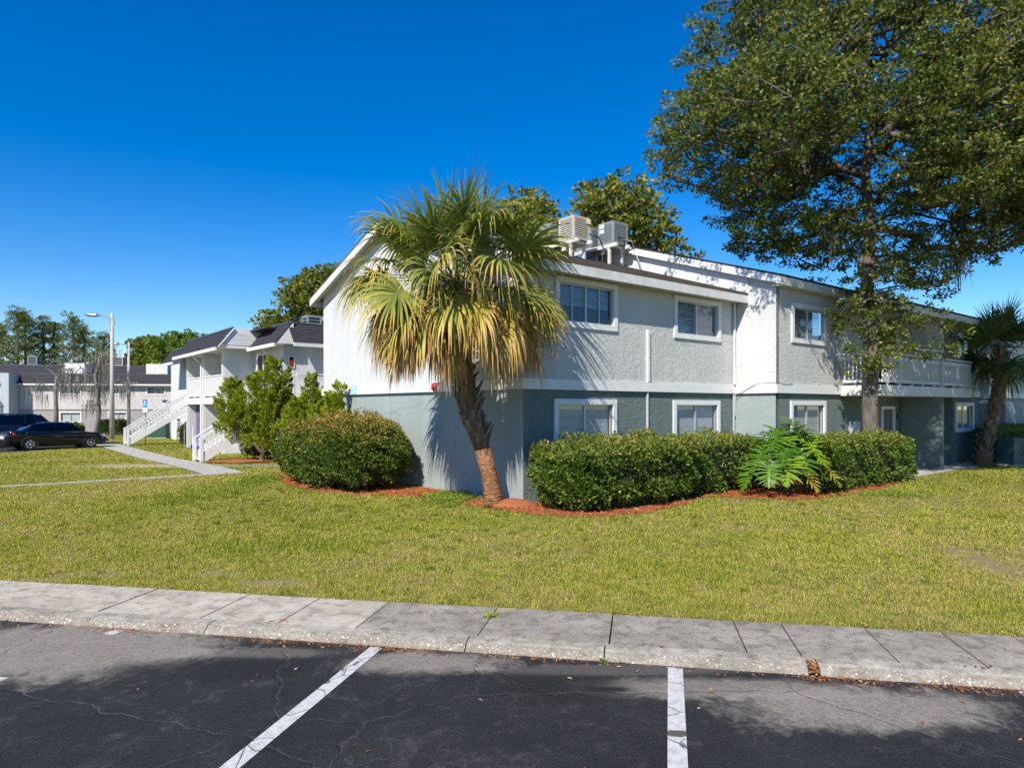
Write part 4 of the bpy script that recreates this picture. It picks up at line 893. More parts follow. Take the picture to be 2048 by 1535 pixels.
# ---- clipped shrubs
def shrub(name, label, frame, c, r, p, n, L, W, leafm, rz=0.0, group=None, lump=.06, top=.30, thick=.3, cat='hedge', z0=0.0, yellow=.35, sprigs=0, core=.80):
    """superellipsoid of leaves round a twig core; frame maps local xy to world"""
    cx, cy = frame(c[0], c[1]); T = empty(name, (cx, cy, z0), rz, label, cat, group); a, b, h = r
    D = unit(RNG.normal(size=(n * 2, 3)) * np.array([1, 1, 1])); D[:, 2] = np.where(D[:, 2] < -.55, -D[:, 2], D[:, 2])
    Q = D * np.array([a, b, h / 2]); k = (np.sum(np.abs(Q / np.array([a, b, h / 2])) ** p, 1)) ** (-1 / p)
    # resample by area: box-like bodies need many points on the faces
    B = RNG.uniform(-1, 1, size=(n * 3, 3)); e = np.sum(np.abs(B) ** p, 1) ** (1 / p); Q = B / e[:, None]
    keep = RNG.random(len(Q)) < np.clip(1.0, 0, 1); Q = Q[keep][:n]
    G = np.sign(Q) * np.abs(Q) ** (p - 1) / np.array([a, b, h / 2]); N = unit(G)
    X = Q * np.array([a, b, h / 2])
    f1 = np.sin(X[:, 0] * 3.1 + X[:, 2] * 2.3 + c[0]) + np.sin(X[:, 1] * 3.7 - X[:, 2] * 2.9 + 1.3) + np.sin((X[:, 0] + X[:, 1]) * 5.3 + X[:, 2] * 4.1)
    f2 = np.sin(X[:, 0] * 7.1 + X[:, 2] * 9.3 + c[0] * 2) + np.sin(X[:, 1] * 8.7 - X[:, 2] * 7.9 + 1.3) + np.sin((X[:, 0] - X[:, 1]) * 11.3 + X[:, 2] * 12.1); f3 = np.sin(X[:, 0] * 19 + X[:, 2] * 23) + np.sin(X[:, 1] * 21 - X[:, 2] * 17) + np.sin((X[:, 0] + X[:, 2]) * 27)
    dep = RNG.random(n) ** 1.5 * thick * (1 + .35 * np.clip(-f2, 0, 3)); f1 = f1 + .55 * f2 + .35 * f3
    pv = .5 * np.sin(X[:, 0] * 2.3 + X[:, 2] * 3.1 + c[1]) * np.sin(X[:, 1] * 2.7 + X[:, 2] * 1.9) + .12 * f2
    gap = (f2 + .7 * f3 < -1.9) & (RNG.random(n) < .8); dep = np.where(gap, dep + .2, dep)
    P = X + N * (f1 * lump * .5)[:, None] - N * dep[:, None]; P[:, 2] += h / 2 + .03; ok = (P[:, 2] > .0) & ((P[:, 2] > .22) | (RNG.random(len(P)) < .35)); P = P[ok]; N = N[ok]; pv = pv[ok]; n2 = len(P)
    Dr = N * .7 + rsphere(n2) * .75 + np.array([0, 0, .25]); l = L * RNG.uniform(.7, 1.3, n2)
    V, F = leaf_quads(P, Dr, l, l * W, .1)
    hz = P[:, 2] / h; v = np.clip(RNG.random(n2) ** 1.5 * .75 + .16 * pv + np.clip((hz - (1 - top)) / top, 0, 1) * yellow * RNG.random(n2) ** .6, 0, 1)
    if sprigs:
        S = []
        for _ in range(sprigs):
            q = P[RNG.integers(n2)]
            if q[2] < h * .8: continue
            
            for j in range(int(RNG.integers(3, 10))): S.append(q + np.array([RNG.normal() * .025, RNG.normal() * .025, .022 * j]))
        if S:
            S = np.array(S); l2 = L * .9 * np.ones(len(S)); V2, F2 = leaf_quads(S, rsphere(len(S)) + np.array([0, 0, .6]), l2, l2 * W, .1)
            F = np.concatenate([F, F2 + len(V)]); V = np.concatenate([V, V2]); v = np.concatenate([v, RNG.uniform(.6, 1, len(S))])
    npmesh('foliage', V, F, leafm, T, np.repeat(v, 4))
    m = MB(); nu, nv = 20, 10; vs = []
    for j in range(nv + 1):
        for i in range(nu):
            th = math.pi * (j / nv - .5); ph = 2 * math.pi * i / nu
            d = np.array([math.cos(th) * math.cos(ph), math.cos(th) * math.sin(ph), math.sin(th)]); k = (np.sum(np.abs(d) ** p)) ** (-1 / p)
            q = d * k * np.array([a, b, h / 2]) * core; vs.append((q[0], q[1], q[2] + h / 2))
    fs = [(j * nu + i, j * nu + (i + 1) % nu, (j + 1) * nu + (i + 1) % nu, (j + 1) * nu + i) for j in range(nv) for i in range(nu)]
    m.add(vs, fs).build('twigs', 'stem_dark', T, fixn=False)
    st = MB()
    for k in range(5): 
        x = a * .7 * (k / 2 - 1); st.tube([(x, 0, -.03), (x * 1.05, .05, h * .35)], .025, 5)
    st.build('stems', 'bark_oak', T); return T
bark('stem_dark', (.012, .014, .006), (.035, .035, .015), 14)
HG = 'clipped hedges along the grey building'
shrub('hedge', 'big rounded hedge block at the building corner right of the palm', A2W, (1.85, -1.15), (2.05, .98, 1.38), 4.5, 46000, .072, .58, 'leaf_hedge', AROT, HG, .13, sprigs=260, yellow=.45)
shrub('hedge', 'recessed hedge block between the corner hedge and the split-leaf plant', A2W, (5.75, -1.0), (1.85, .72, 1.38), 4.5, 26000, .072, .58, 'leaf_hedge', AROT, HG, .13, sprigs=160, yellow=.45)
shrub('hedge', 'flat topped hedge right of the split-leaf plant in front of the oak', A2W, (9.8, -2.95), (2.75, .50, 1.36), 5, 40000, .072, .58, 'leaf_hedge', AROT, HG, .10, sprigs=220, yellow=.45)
shrub('round_shrub', 'big domed shrub with orange tipped leaves left of the leaning palm', A2W, (-1.55, 6.1), (1.3, 2.35, 1.84), 2.6, 60000, .068, .58, 'leaf_bush', AROT, None, .15, .45, cat='shrub', yellow=.75, sprigs=60)
shrub('hedge', 'dark hedge in shade behind the utility boxes at the right', A2W, (23.7, -2.75), (3.2, .5, 1.4), 5, 16000, .09, .58, 'leaf_hedge', AROT, HG, .06)
fw = lambda x, y: (x, y)
shrub('shrub', 'low dark shrub under the junipers beside the stair', fw, (-10.6, 28.6), (.8, .7, 1.1), 2.6, 5000, .07, .6, 'leaf_bush', 0, None, .05, cat='shrub', yellow=.1)
shrub('shrub', 'small green shrub beside the satellite dish pole', fw, (-19.7, 41.2), (.55, .5, 1.5), 2.6, 3000, .10, .6, 'leaf_bush', 0, None, .05, cat='shrub', z0=-.1)
for i, (px, w_, h_) in enumerate(((136, 1.35, 1.1), (227, 1.35, 1.45))):
    shrub('hedge', ['brownish hedge against the beige building left of the mossy tree', 'green hedge behind the tall street light'][i], fw, ((px - 1024) / 1356 * 67.3, 67.3), (w_, .7, h_), 3.5, 3500, .16, .6, 'leaf_bush', R(9.8), 'hedges of the beige building', .06, z0=-.5, yellow=.5)
def juniper(label, x, y, lobes, n, z0=0.0):
    T = empty('juniper', (x, y, z0), 0, label, 'shrub', 'junipers by the outdoor stairs'); Vs, Fs, vs = [], [], []; k = 0; C = []
    for dx, dy, zb, zt, r in lobes:
        m = int(n * r * (zt - zb)); f = RNG.random(m) ** .8; a = RNG.uniform(0, 2 * math.pi, m)
        pr = (np.sin(math.pi * np.clip(f * .9 + .1, 0, 1)) ** .8 * (1 - f * .45)) * r * (1 + .28 * np.sin(a * 3 + f * 9 + dx) + .2 * np.sin(a * 5 - f * 14))
        q = RNG.random(m) ** .4; nt2 = max(12, m // 110); ti = RNG.integers(0, nt2, m); fa, ff, fq = a[:nt2][ti], f[:nt2][ti], (.55 + .5 * q[:nt2])[ti]; pr = pr[:nt2][ti]
        ax = unit(np.stack([np.cos(fa) * .75, np.sin(fa) * .75, np.full(m, .95)], 1)); s3 = RNG.random(m); tl = .52 * r ** .5
        P = np.stack([dx + np.cos(fa) * pr * fq, dy + np.sin(fa) * pr * fq, zb + (zt - zb) * ff * .93], 1) + ax * (s3 * tl)[:, None] + rsphere(m) * (.15 * (1 - s3 * .85))[:, None]
        q = s3; D = ax + rsphere(m) * .55; l = .12 * RNG.uniform(.6, 1.3, m)
        V, F = leaf_quads(P, D, l, l * .36, .05); Vs.append(V); Fs.append(F + k); k += len(V); vs.append(np.repeat(np.clip(RNG.random(m) * .7 + .3 * q ** 2 * RNG.random(m), 0, 1), 4))
        C += [(dx, dy, zb + (zt - zb) * t) for t in (.1, .35, .6, .85)]
    npmesh('foliage', np.concatenate(Vs), np.concatenate(Fs), 'leaf_juniper', T, np.concatenate(vs))
    skeleton(np.array([(0, 0, -.05), (.05, 0, .3), (.1, 0, .7)]), np.array(C), .02, .09, .5, 5).build('trunk', 'bark_oak', T, fixn=False)
juniper('wide yellow green juniper leaning over the lower stair flight', -10.2, 27.6, [(-.5, 0, 1.6, 3.3, .55), (-1.25, .1, .9, 3.25, .5), (-1.0, -.1, .6, 2.3, .55), (.1, 0, 1.6, 3.5, .6), (.55, .1, 1.8, 4.15, .55), (.75, 0, 1.0, 2.9, .65), (-.2, -.1, .5, 2.2, .65), (.35, -.2, .3, 1.9, .6)], 4300)
juniper('juniper with pointed tips in front of the stair landing', -7.9, 26.6, [(0, 0, .5, 3.45, .42), (.45, .1, .3, 2.9, .5), (-.4, 0, .4, 2.6, .55), (.9, 0, .2, 2.5, .5), (.2, -.2, .2, 2.0, .6), (-.6, -.1, .3, 2.0, .5)], 4300)
jx, jy = A2W(-.65, 8.9)
juniper('small upright juniper with two thin spires against the white gable wall', jx, jy, [(.1, 0, .3, 2.75, .28), (.32, -.05, .3, 2.95, .24), (-.25, .1, .2, 2.3, .38), (-.5, .2, .2, 1.9, .35)], 5200)

# ---- palms
def ribbon(pts, ws, side):
    pts = np.array(pts); V = np.stack([pts - side * ws[:, None] / 2, pts + side * ws[:, None] / 2], 1).reshape(-1, 3)
    n = len(pts); F = np.array([(2 * i, 2 * i + 1, 2 * i + 3, 2 * i + 2) for i in range(n - 1)]); return V, F
def frond(parent, base, az, el, pet, fan, nl, sag, grav, vbase, vtip, leafm='leaf_palm', clampf=None, name='frond', wl=.056, spread=112):
    """fan palm leaf: stalk, then leaflets radiating from a short curved costa, tips hanging"""
    base = np.array(base, float); d = np.array([math.cos(az) * math.cos(el), math.sin(az) * math.cos(el), math.sin(el)])
    P = [base]; dd = d.copy()
    for k in range(5):
        P.append(P[-1] + dd * pet / 5); dd = unit(dd + np.array([0, 0, -sag / 5]))
    side = unit(np.cross(dd, np.array([0, 0, 1.0])) + 1e-6); up = np.cross(side, dd); rl = RNG.normal() * .55; side, up = side * math.cos(rl) + up * math.sin(rl), up * math.cos(rl) - side * math.sin(rl)
    Vs, Fs, vs = [], [], []; k = 0
    def put(V, F, v):
        nonlocal k
        Vs.append(V); Fs.append(F + k); vs.append(v); k += len(V)
    pw = np.linspace(.05, .022, 6)
    V, F = ribbon(P, pw, side); put(V, F, np.full(len(V), min(1, vbase + .12))); V, F = ribbon(P, pw * .6, up); put(V, F, np.full(len(V), min(1, vbase + .12)))
    for i in range(nl):
        f = i / (nl - 1) * 2 - 1; ang = R(spread) * f + R(RNG.uniform(-4, 4)); c0 = P[-1] + dd * fan * .22 * (1 - abs(f))
        ld = unit(dd * math.cos(ang) + side * math.sin(ang) + up * (.28 * abs(math.sin(ang)) + RNG.normal() * .10)); L = fan * (.72 + .28 * math.cos(ang * .8)) * RNG.uniform(.85, 1.12)
        sd = unit(np.cross(ld, up)); pts = [c0]; g = grav * RNG.uniform(.7, 1.3); q = ld.copy(); ns = 7
        for j in range(ns):
            q = unit(q + np.array([0, 0, -g * (.25 + 1.5 * (j / ns) ** 1.6) / ns * 2])); pts.append(pts[-1] + q * L / ns)
        ws = wl * np.array([.6, 1.05, 1.1, .95, .7, .45, .25, .06])
        V, F = ribbon(pts, ws, sd); vv = np.repeat(np.clip(vbase + RNG.normal() * .05 + (vtip - vbase) * np.linspace(0, 1, 8) ** 1.6, 0, 1), 2); put(V, F, vv)
    V = np.concatenate(Vs)
    if clampf is not None: V = clampf(V)
    return npmesh(name, V - np.array(parent.location), np.concatenate(Fs), leafm, parent, np.concatenate(vs))
def boots(T, path, rads, n, mesh_mat='palm_boot', s=1.0, f0=.0, f1=1.0):
    path = [np.array(p) for p in path]; m = MB()
    m.add([(-.055 * s, 0, 0), (.055 * s, 0, 0), (.042 * s, .05 * s, .14 * s), (-.042 * s, .05 * s, .14 * s), (-.030 * s, .12 * s, .30 * s), (.030 * s, .12 * s, .30 * s), (-.04 * s, -.05 * s, .1 * s), (.04 * s, -.05 * s, .1 * s), (0, .085 * s, .31 * s)], [(0, 1, 2, 3), (3, 2, 5, 4), (0, 3, 6), (1, 7, 2), (3, 4, 8, 6), (2, 7, 8, 5), (4, 5, 8), (0, 6, 7, 1), (6, 8, 7)])
    me = None; L = len(path) - 1
    for k in range(n):
        f = f0 + (f1 - f0) * k / (n - 1); x = f * L; i = min(int(x), L - 1); t = x - i; p = path[i] * (1 - t) + path[i + 1] * t; r = rads[i] * (1 - t) + rads[i + 1] * t; a = k * 2.39996
        if me is None: o = m.build('boot', mesh_mat, T); me = o.data
        else: o = inst('boot', me, T)
        o.location = Vector(p) + Vector((math.cos(a) * r * .92, math.sin(a) * r * .92, 0)); o.rotation_euler = (random.uniform(-.1, .45), random.uniform(-.35, .35), a - math.pi / 2 + random.uniform(-.4, .4)); sc_ = random.uniform(.6, 1.35); o.scale = (sc_ * random.uniform(.8, 1.5), sc_, sc_ * random.uniform(.6, 1.2))
def palm(name, label, base, path, rads, bud, sets, seed, clampf=None, nboot=60, f0=.45, group=None, boot_s=1.0, fb=None):
    global RNG
    RNG = np.random.default_rng(seed)
    T = empty(name, base, 0, label, 'palm', group); bpy.context.view_layer.update()
    off = np.array(base); pl = [np.array(p) - off for p in path]
    k = int(len(pl) * f0)
    MB().tube(pl[:k + 2], rads[:k + 2], 14).build('trunk', 'bark_palm', T, smooth=True)
    MB().tube(pl[k + 1:], [r * .9 for r in rads[k + 1:]], 12).build('upper_trunk', 'palm_boot', T, smooth=True)
    boots(T, pl, rads, nboot, s=boot_s, f0=f0 if fb is None else fb, f1=.98)
    rings = MB()
    for j in range(16):
        f = (j + .5) / 16 * (k + .6) ; i = min(int(f), k); t = f - i; p = pl[i] * (1 - t) + pl[i + 1] * t; r = rads[i] * (1 - t) + rads[i + 1] * t; ax = unit(pl[i + 1] - pl[i]); pts = []
        for q in range(13):
            a = 2 * math.pi * q / 12 + j; pts.append(p + np.array([math.cos(a), math.sin(a), 0]) * (r + .002) + np.array([0, 0, .025 * math.sin(a * 2 + j * 1.7)]))
        rings.tube(pts, .011, 4)
    rings.build('leaf_scar_rings', 'bark_palm', T)
    az = seed * 1.0
    for (n, el0, el1, pet, fan, sag, grav, vb, vt, nl) in sets:
        for i in range(n):
            az += 2.39996; el = R(RNG.uniform(el0, el1))
            if clampf is not None and el1 < 60: az = R(104 + 272 * ((i + RNG.uniform(.15, .85)) / n))       # no leaf grows into the house
            frond(T, np.array(bud) + RNG.normal(size=3) * .05, az, el, pet * RNG.uniform(.85, 1.15), fan * RNG.uniform(.88, 1.1), nl, sag * RNG.uniform(.7, 1.3), grav * RNG.uniform(.8, 1.2), np.clip(vb + RNG.normal() * .06, 0, 1), np.clip(vt + RNG.normal() * .08, 0, 1), clampf=clampf)
    return T
def clampA(V):
    """leaves bend along the walls of the grey building instead of passing through"""
    lx, ly = W2A(V[:, 0], V[:, 1]); zroof = 7.72 - .327 * np.abs(ly - 6.2); ins = (lx > -.1) & (ly > -.1) & (V[:, 2] < zroof)
    over = (lx > -.42) & (ly > -.55) & (V[:, 2] > 5.0) & (V[:, 2] < zroof + .1); V = V.copy()
    up = ins & (V[:, 2] > 5.0) | over
    V[up, 2] = zroof[up] + .1
    w_ = ins & ~up; tox = (lx < ly) & w_; toy = w_ & ~tox
    V[tox, :2] -= ((lx[tox] + .1)[:, None]) * UA; V[toy, :2] -= ((ly[toy] + .1)[:, None]) * NA
    return V
pb = (-.42, 15.0, 0)
path = [(-.40, 15.0, -.05), (-.42, 14.98, .25), (-.50, 14.97, .7), (-.65, 14.95, 1.25), (-.83, 14.92, 1.75), (-.98, 14.88, 2.3), (-1.08, 14.84, 2.9), (-1.14, 14.80, 3.5), (-1.17, 14.76, 4.1), (-1.18, 14.72, 4.6)]
PALM = palm('sabal_palm', 'leaning cabbage palm with drooping yellow and brown fronds at the building corner', pb, path, [.27, .20, .175, .19, .225, .26, .265, .25, .22, .15], (-1.2, 14.7, 4.75),
     [(9, 50, 84, 1.2, 1.2, .2, .35, .22, .44, 42), (17, 20, 54, 1.45, 1.2, .4, .9, .30, .62, 42), (16, -2, 24, 1.55, 1.2, .6, 1.6, .40, .80, 42), (14, -18, 6, 1.55, 1.15, .8, 2.2, .54, .88, 40), (13, -30, 0, 1.55, 1.1, .9, 2.6, .64, .93, 38), (16, -30, 14, 1.6, 1.05, 1.2, 3.4, .82, .96, 36)], 11, clampA, 120, .2, boot_s=.95, fb=.36)
RNG = np.random.default_rng(5)
for k in range(7):
    a = k * .9 + 2.6; m = MB(); c = np.array([-1.2 + .42, 14.7 - 15.0, 4.75])
    for _ in range(26):
        p = c + RNG.normal(size=3) * .06; d = unit(np.array([math.cos(a) + RNG.normal() * .3, math.sin(a) + RNG.normal() * .3, .55 + RNG.normal() * .25])); pts = [p]
        for j in range(4): d = unit(d + np.array([0, 0, -.28]) + RNG.normal(size=3) * .12); pts.append(pts[-1] + d * .26)
        m.tube(pts, [.010, .008, .007, .006, .004], 3, cap=False)
    m.build('flower_stalk', 'palm_boot', PALM, fixn=False)
m = MB(); n = 14
vs = [(.05 + .55 * (k % n) / n, 0, 0) for k in range(0)]
mound = MB(); mound.lathe([(.55, 0), (.50, .05), (.35, .11), (.15, .15), (.02, .16)], 18); o = mound.build('root_mound', 'mulch', PALM, smooth=True, loc=(.42, -.02, -.01)); o.scale = (1.1, .7, 1)
p2 = (17.65, 25.35, 0)
palm('sabal_palm', 'shaded cabbage palm with curved trunk beside the green utility boxes', p2, [(17.6, 25.35, -.05), (17.66, 25.35, .6), (17.85, 25.3, 1.4), (18.05, 25.3, 2.2), (18.2, 25.3, 3.0), (18.25, 25.3, 3.9), (18.25, 25.3, 4.2)], [.30, .25, .22, .23, .25, .24, .15], (18.25, 25.3, 4.25),
     [(8, 50, 85, .75, 1.05, .1, .12, .04, .12, 38), (11, 15, 50, .85, 1.05, .3, .3, .05, .15, 38), (10, -25, 15, .95, 1.1, .5, .8, .05, .2, 36), (3, -55, -30, .9, 1.05, .4, 1.5, .35, .6, 34)], 23, None, 110, .05)
palm('sabal_palm', 'small palm with yellowing skirt behind the right edge of the block', (24.6, 33.2, 0), [(24.6, 33.2, -.05), (24.6, 33.2, 1), (24.55, 33.2, 2.2), (24.5, 33.2, 3.4), (24.5, 33.2, 4.2)], [.2, .17, .17, .18, .13], (24.5, 33.2, 4.3),
     [(9, 20, 80, .8, 1.0, .2, .2, .1, .25, 26), (9, -60, 10, .8, 1.0, .5, 1.5, .45, .65, 26)], 31, None, 20, .5)
# split-leaf plant: each deeply cut leaf on its own stalk
def philodendron(x, y):
    T = empty('split_leaf_plant', (x, y, 0), 0, 'large split-leaf plant with glossy deeply cut leaves between two hedges', 'plant'); rng = np.random.default_rng(3)
    for k in range(50):
        a = k * 2.39996; ring = k / 50; el = R(86 - 62 * ring + rng.uniform(-8, 8)); L = 1.35 - .55 * ring + rng.uniform(-.15, .25)
        d = np.array([math.cos(a) * math.cos(el), math.sin(a) * math.cos(el) * .75, abs(math.sin(el)) + .35]); d = unit(d); a += rng.uniform(-.5, .5); P = [np.array([rng.uniform(-.38, .38), rng.uniform(-.2, .2), .05 + .3 * rng.random()])]
        for j in range(6): P.append(P[-1] + d * L / 6); d = unit(d + np.array([0, 0, -.10]))
        st = MB(); st.tube(P, .012, 5); 
        out = unit(np.array([math.cos(a), math.sin(a) * .8, -.55 - .75 * ring + .5 * (1 - ring) * rng.random()])); side = unit(np.cross(out, np.array([0, 0, 1.0]))); nrm = np.cross(side, out)
        BL = .60 * rng.uniform(.8, 1.2); c0 = P[-1]; Vs, Fs, n0 = [], [], 0; mid = []
        for j in range(9):
            f = j / 8; mid.append(c0 + out * BL * (f - .15) + np.array([0, 0, -.16 * f * f * BL]))
        V, F = ribbon(mid, np.array([.03, .05, .06, .06, .06, .05, .05, .04, .01]) * 1.3, side); Vs.append(V); Fs.append(F); n0 = len(V)
        for s_ in (-1, 1):
            for j in range(11):
                f = j / 10.5; b = c0 + out * BL * (f * .95 - .15) + np.array([0, 0, -.16 * f * f * BL]); ang = R(118 - 85 * f + rng.uniform(-9, 9)); ld = unit(out * math.cos(ang) + side * s_ * math.sin(ang) + nrm * .18); ll = BL * (.62 * math.sin(math.pi * min(1, f * .75 + .28)) + .08) * rng.uniform(.75, 1.2); nz_ = rng.uniform(-.15, .3); ld = unit(ld + nrm * nz_)
                pts = []; q = ld
                for i in range(5): pts.append(b + q * ll * i / 4 + np.array([0, 0, -.22 * ll * (i / 4) ** 2])) 
                V, F = ribbon(pts, np.array([.036, .042, .048, .036, .006]) * (BL / .55), unit(np.cross(nrm, ld))); Vs.append(V); Fs.append(F + n0); n0 += len(V)
        o = npmesh('leaf', np.concatenate(Vs), np.concatenate(Fs), 'leaf_philo', T, np.full(n0, np.clip(rng.random() * .75 + (.3 if ring > .8 and rng.random() < .4 else 0), 0, 1)))
        st.build('stalk', 'stem_green', o)
philodendron(*A2W(6.45, -2.75))
# ------------------------------------------------------------------ cars
def car(name, label, loc, rz, L, Wd, H, paint, suv=False):
    """x forward; lofted lower body, greenhouse with separate glass, wheels with spokes"""
    T = empty(name, loc, rz, label, 'car', 'parked dark cars'); h = H / 1.47; s = L / 4.84
    # stations: x, z_bottom, z_belt(top of lower body), half width bottom, half width belt
    st = [(-2.40, .42, .80, .55, .62), (-2.36, .28, .98, .70, .76), (-2.1, .22, 1.05, .84, .86), (-1.4, .20, 1.03, .90, .90), (-.5, .18, .98, .92, .91), (.5, .18, .95, .92, .91), (1.2, .18, .92, .91, .89), (1.75, .20, .86, .89, .85), (2.2, .22, .76, .80, .74), (2.38, .30, .66, .66, .62), (2.43, .40, .58, .5, .5)]
    if suv: st = [(-2.40, .5, 1.0, .7, .74), (-2.36, .35, 1.12, .82, .82), (-2.1, .3, 1.15, .88, .88), (-1.4, .28, 1.14, .91, .91), (-.5, .27, 1.12, .92, .92), (.5, .27, 1.10, .92, .91), (1.2, .27, 1.08, .91, .89), (1.75, .28, 1.02, .89, .86), (2.2, .3, .92, .82, .78), (2.38, .4, .8, .7, .66), (2.43, .5, .7, .55, .55)]
    m = MB(); vs = []; K = 12
    for x, zb, zt, wb, wt in st:
        half = [(0, zb), (wb * .8, zb), (wb * .97, zb + .08), (wb, zb + (zt - zb) * .35), ((wb + wt) / 2 + .015, zb + (zt - zb) * .65), (wt, zt - .05), (wt * .93, zt)]
        ring = half + [(-y, z) for y, z in half[::-1] if y > 0]
        vs += [(x * s, y, z * h) for y, z in ring]
    n = 13
    fs = [(i * n + k, i * n + (k + 1) % n, (i + 1) * n + (k + 1) % n, (i + 1) * n + k) for i in range(len(st) - 1) for k in range(n)] + [tuple(range(n)), tuple((len(st) - 1) * n + k for k in range(n))]
    m.add(vs, fs); body = m.build('body', paint, T, smooth=True)
    zt_ = 1.0; R0 = [(-1.95, .96, .74), (-1.15, 1.36, .60), (-.55, 1.46, .58), (.15, 1.46, .58), (.55, 1.38, .60), (1.22, .93, .74)]
    if suv: R0 = [(-2.3, 1.12, .76), (-2.0, 1.62, .64), (-.9, 1.70, .64), (.15, 1.69, .64), (.55, 1.60, .66), (1.15, 1.08, .76)]
    gl = MB(); rf = MB(); belt = .93 if not suv else 1.09
    # roof skin
    vs = []
    for x, z, w_ in R0[1:-1]: vs += [(x * s, -w_, (z - .045) * h), (x * s, -w_ * .8, z * h), (x * s, 0, (z + .012) * h), (x * s, w_ * .8, z * h), (x * s, w_, (z - .045) * h)]
    rf.add(vs, [(i * 5 + k, i * 5 + k + 1, (i + 1) * 5 + k + 1, (i + 1) * 5 + k) for i in range(3) for k in range(4)])
    rf.build('roof', paint, T, smooth=True)
    def pane(name, pts): MB().add([(x * s, y, z * h) for x, y, z in pts], [tuple(range(len(pts)))]).build(name, 'car_glass', T, fixn=False)
    (xr, zr, wr), (x1, z1, w1), (x4, z4, w4), (xf, zf, wf) = R0[0], R0[1], R0[4], R0[5]
    pane('rear_window', [(xr, -wr * .9, zr), (xr, wr * .9, zr), (x1, w1 * .86, z1 - .02), (x1, -w1 * .86, z1 - .02)])
    pane('windscreen', [(xf, wf * .92, zf), (xf, -wf * .92, zf), (x4, -w4 * .88, z4 - .02), (x4, w4 * .88, z4 - .02)])
    for sd in (-1, 1):
        y0, y1_ = sd * .875, sd * (w1 + .015)
        pts = lambda xa, xb, ta, tb: [(xa, y0, belt), (xb, y0, belt), (tb, y1_, 1.40 if not suv else 1.62), (ta, y1_, 1.40 if not suv else 1.62)]
        pane('side_window', pts(-1.55 if not suv else -2.1, -.30, -1.02 if not suv else -1.9, -.30)); pane('side_window', pts(-.20, 1.0, -.20, .42))
        for a, b, t in ((-.25, -.25, .05), (1.08, .5, .045), (-1.75 if not suv else -2.25, -1.12 if not suv else -2.0, .08)):
            MB().bar((a * s, y0, belt * h), (b * s, y1_, (1.41 if not suv else 1.64) * h), .03, t * 1.4, (1, 0, 0)).build('pillar', paint, T)
        MB().bar((-1.6 * s, sd * .885, (belt - .01) * h), (1.08 * s, sd * .885, (belt - .02) * h), .02, .03).build('belt_trim', 'galvanised', T)
        for x in (-.45, .62): MB().bar((x * s, sd * .925, .84 * h), ((x + .18) * s, sd * .925, .845 * h), .03, .03).build('door_handle', paint, T)
        mi = MB(); mi.box(.80 * s, .98 * s, min(sd * .90, sd * 1.08), max(sd * .90, sd * 1.08), .93 * h, 1.06 * h); mi.build('wing_mirror', paint, T)
        tl = MB(); zl = .78 if not suv else .95; tl.add([(-2.395 * s, sd * .40, zl), (-2.37 * s, sd * .70, zl), (-2.10 * s, sd * .885, zl + .04), (-2.10 * s, sd * .89, zl + .16), (-2.34 * s, sd * .74, zl + .19), (-2.395 * s, sd * .42, zl + .16)], [(0, 1, 4, 5), (1, 2, 3, 4)]).build('tail_light', 'lens_red', T, fixn=False)
        hl = MB(); hl.add([(2.40 * s, sd * .45, .56), (2.22 * s, sd * .80, .60), (1.98 * s, sd * .865, .70), (2.02 * s, sd * .83, .76), (2.25 * s, sd * .72, .72), (2.40 * s, sd * .48, .67)], [(0, 1, 4, 5), (1, 2, 3, 4)]).build('headlight', 'lens_clear', T, fixn=False)
        for x in (-1.44, 1.45):
            r = .325 if not suv else .37; w_ = MB(); w_.lathe([(r * .64, -.11), (r * .95, -.11), (r, -.07), (r, .07), (r * .95, .11), (r * .64, .11)], 26, axis='y'); wh = w_.build('wheel', 'rubber', T, smooth=False, loc=(x * s, sd * .80, r))
            k = MB(); k.lathe([(r * .66, -.02), (r * .66, .10), (r * .60, .112), (r * .56, .07), (r * .20, .06)], 22, axis='y')
            for q in range(7):
                a = 2 * math.pi * q / 7; k.bar((0, .085, 0), (r * .60 * math.cos(a), .10, r * .60 * math.sin(a)), .055, .03, (0, 1, 0))
            k.lathe([(.07, .08), (.06, .115), (.01, .118)], 10, axis='y'); o = k.build('rim', 'rim', wh, rot=(0, 0, 0 if sd > 0 else math.pi))
            ar = MB(); ar.tube([(x * s + (r + .045) * math.cos(t), sd * .905, r + (r + .045) * math.sin(t)) for t in np.linspace(-.25, math.pi + .25, 16)], .03, 6).build('wheel_arch', 'rubber', T)
    MB().box(-2.44 * s, -2.40 * s, -.26, .26, .62 * h, .74 * h).build('number_plate', 'sign_white', T)
    MB().box(-2.46 * s, -2.30 * s, -.74, .74, .40, .56).build('rear_bumper', paint, T); MB().box(2.36 * s, 2.46 * s, -.6, .6, .34, .50).build('front_bumper', paint, T)
    return T
car('parked_car', 'black sedan with silver multi-spoke wheels parked at the end of the footpath', (-25.15, 37.35, -.09), math.atan2(.78, .62), 4.84, 1.84, 1.47, 'car_black')
car('parked_car', 'dark blue estate car parked behind the black sedan', (-28.6, 39.9, -.09), math.atan2(.78, .62), 4.8, 1.85, 1.66, 'car_blue', True)
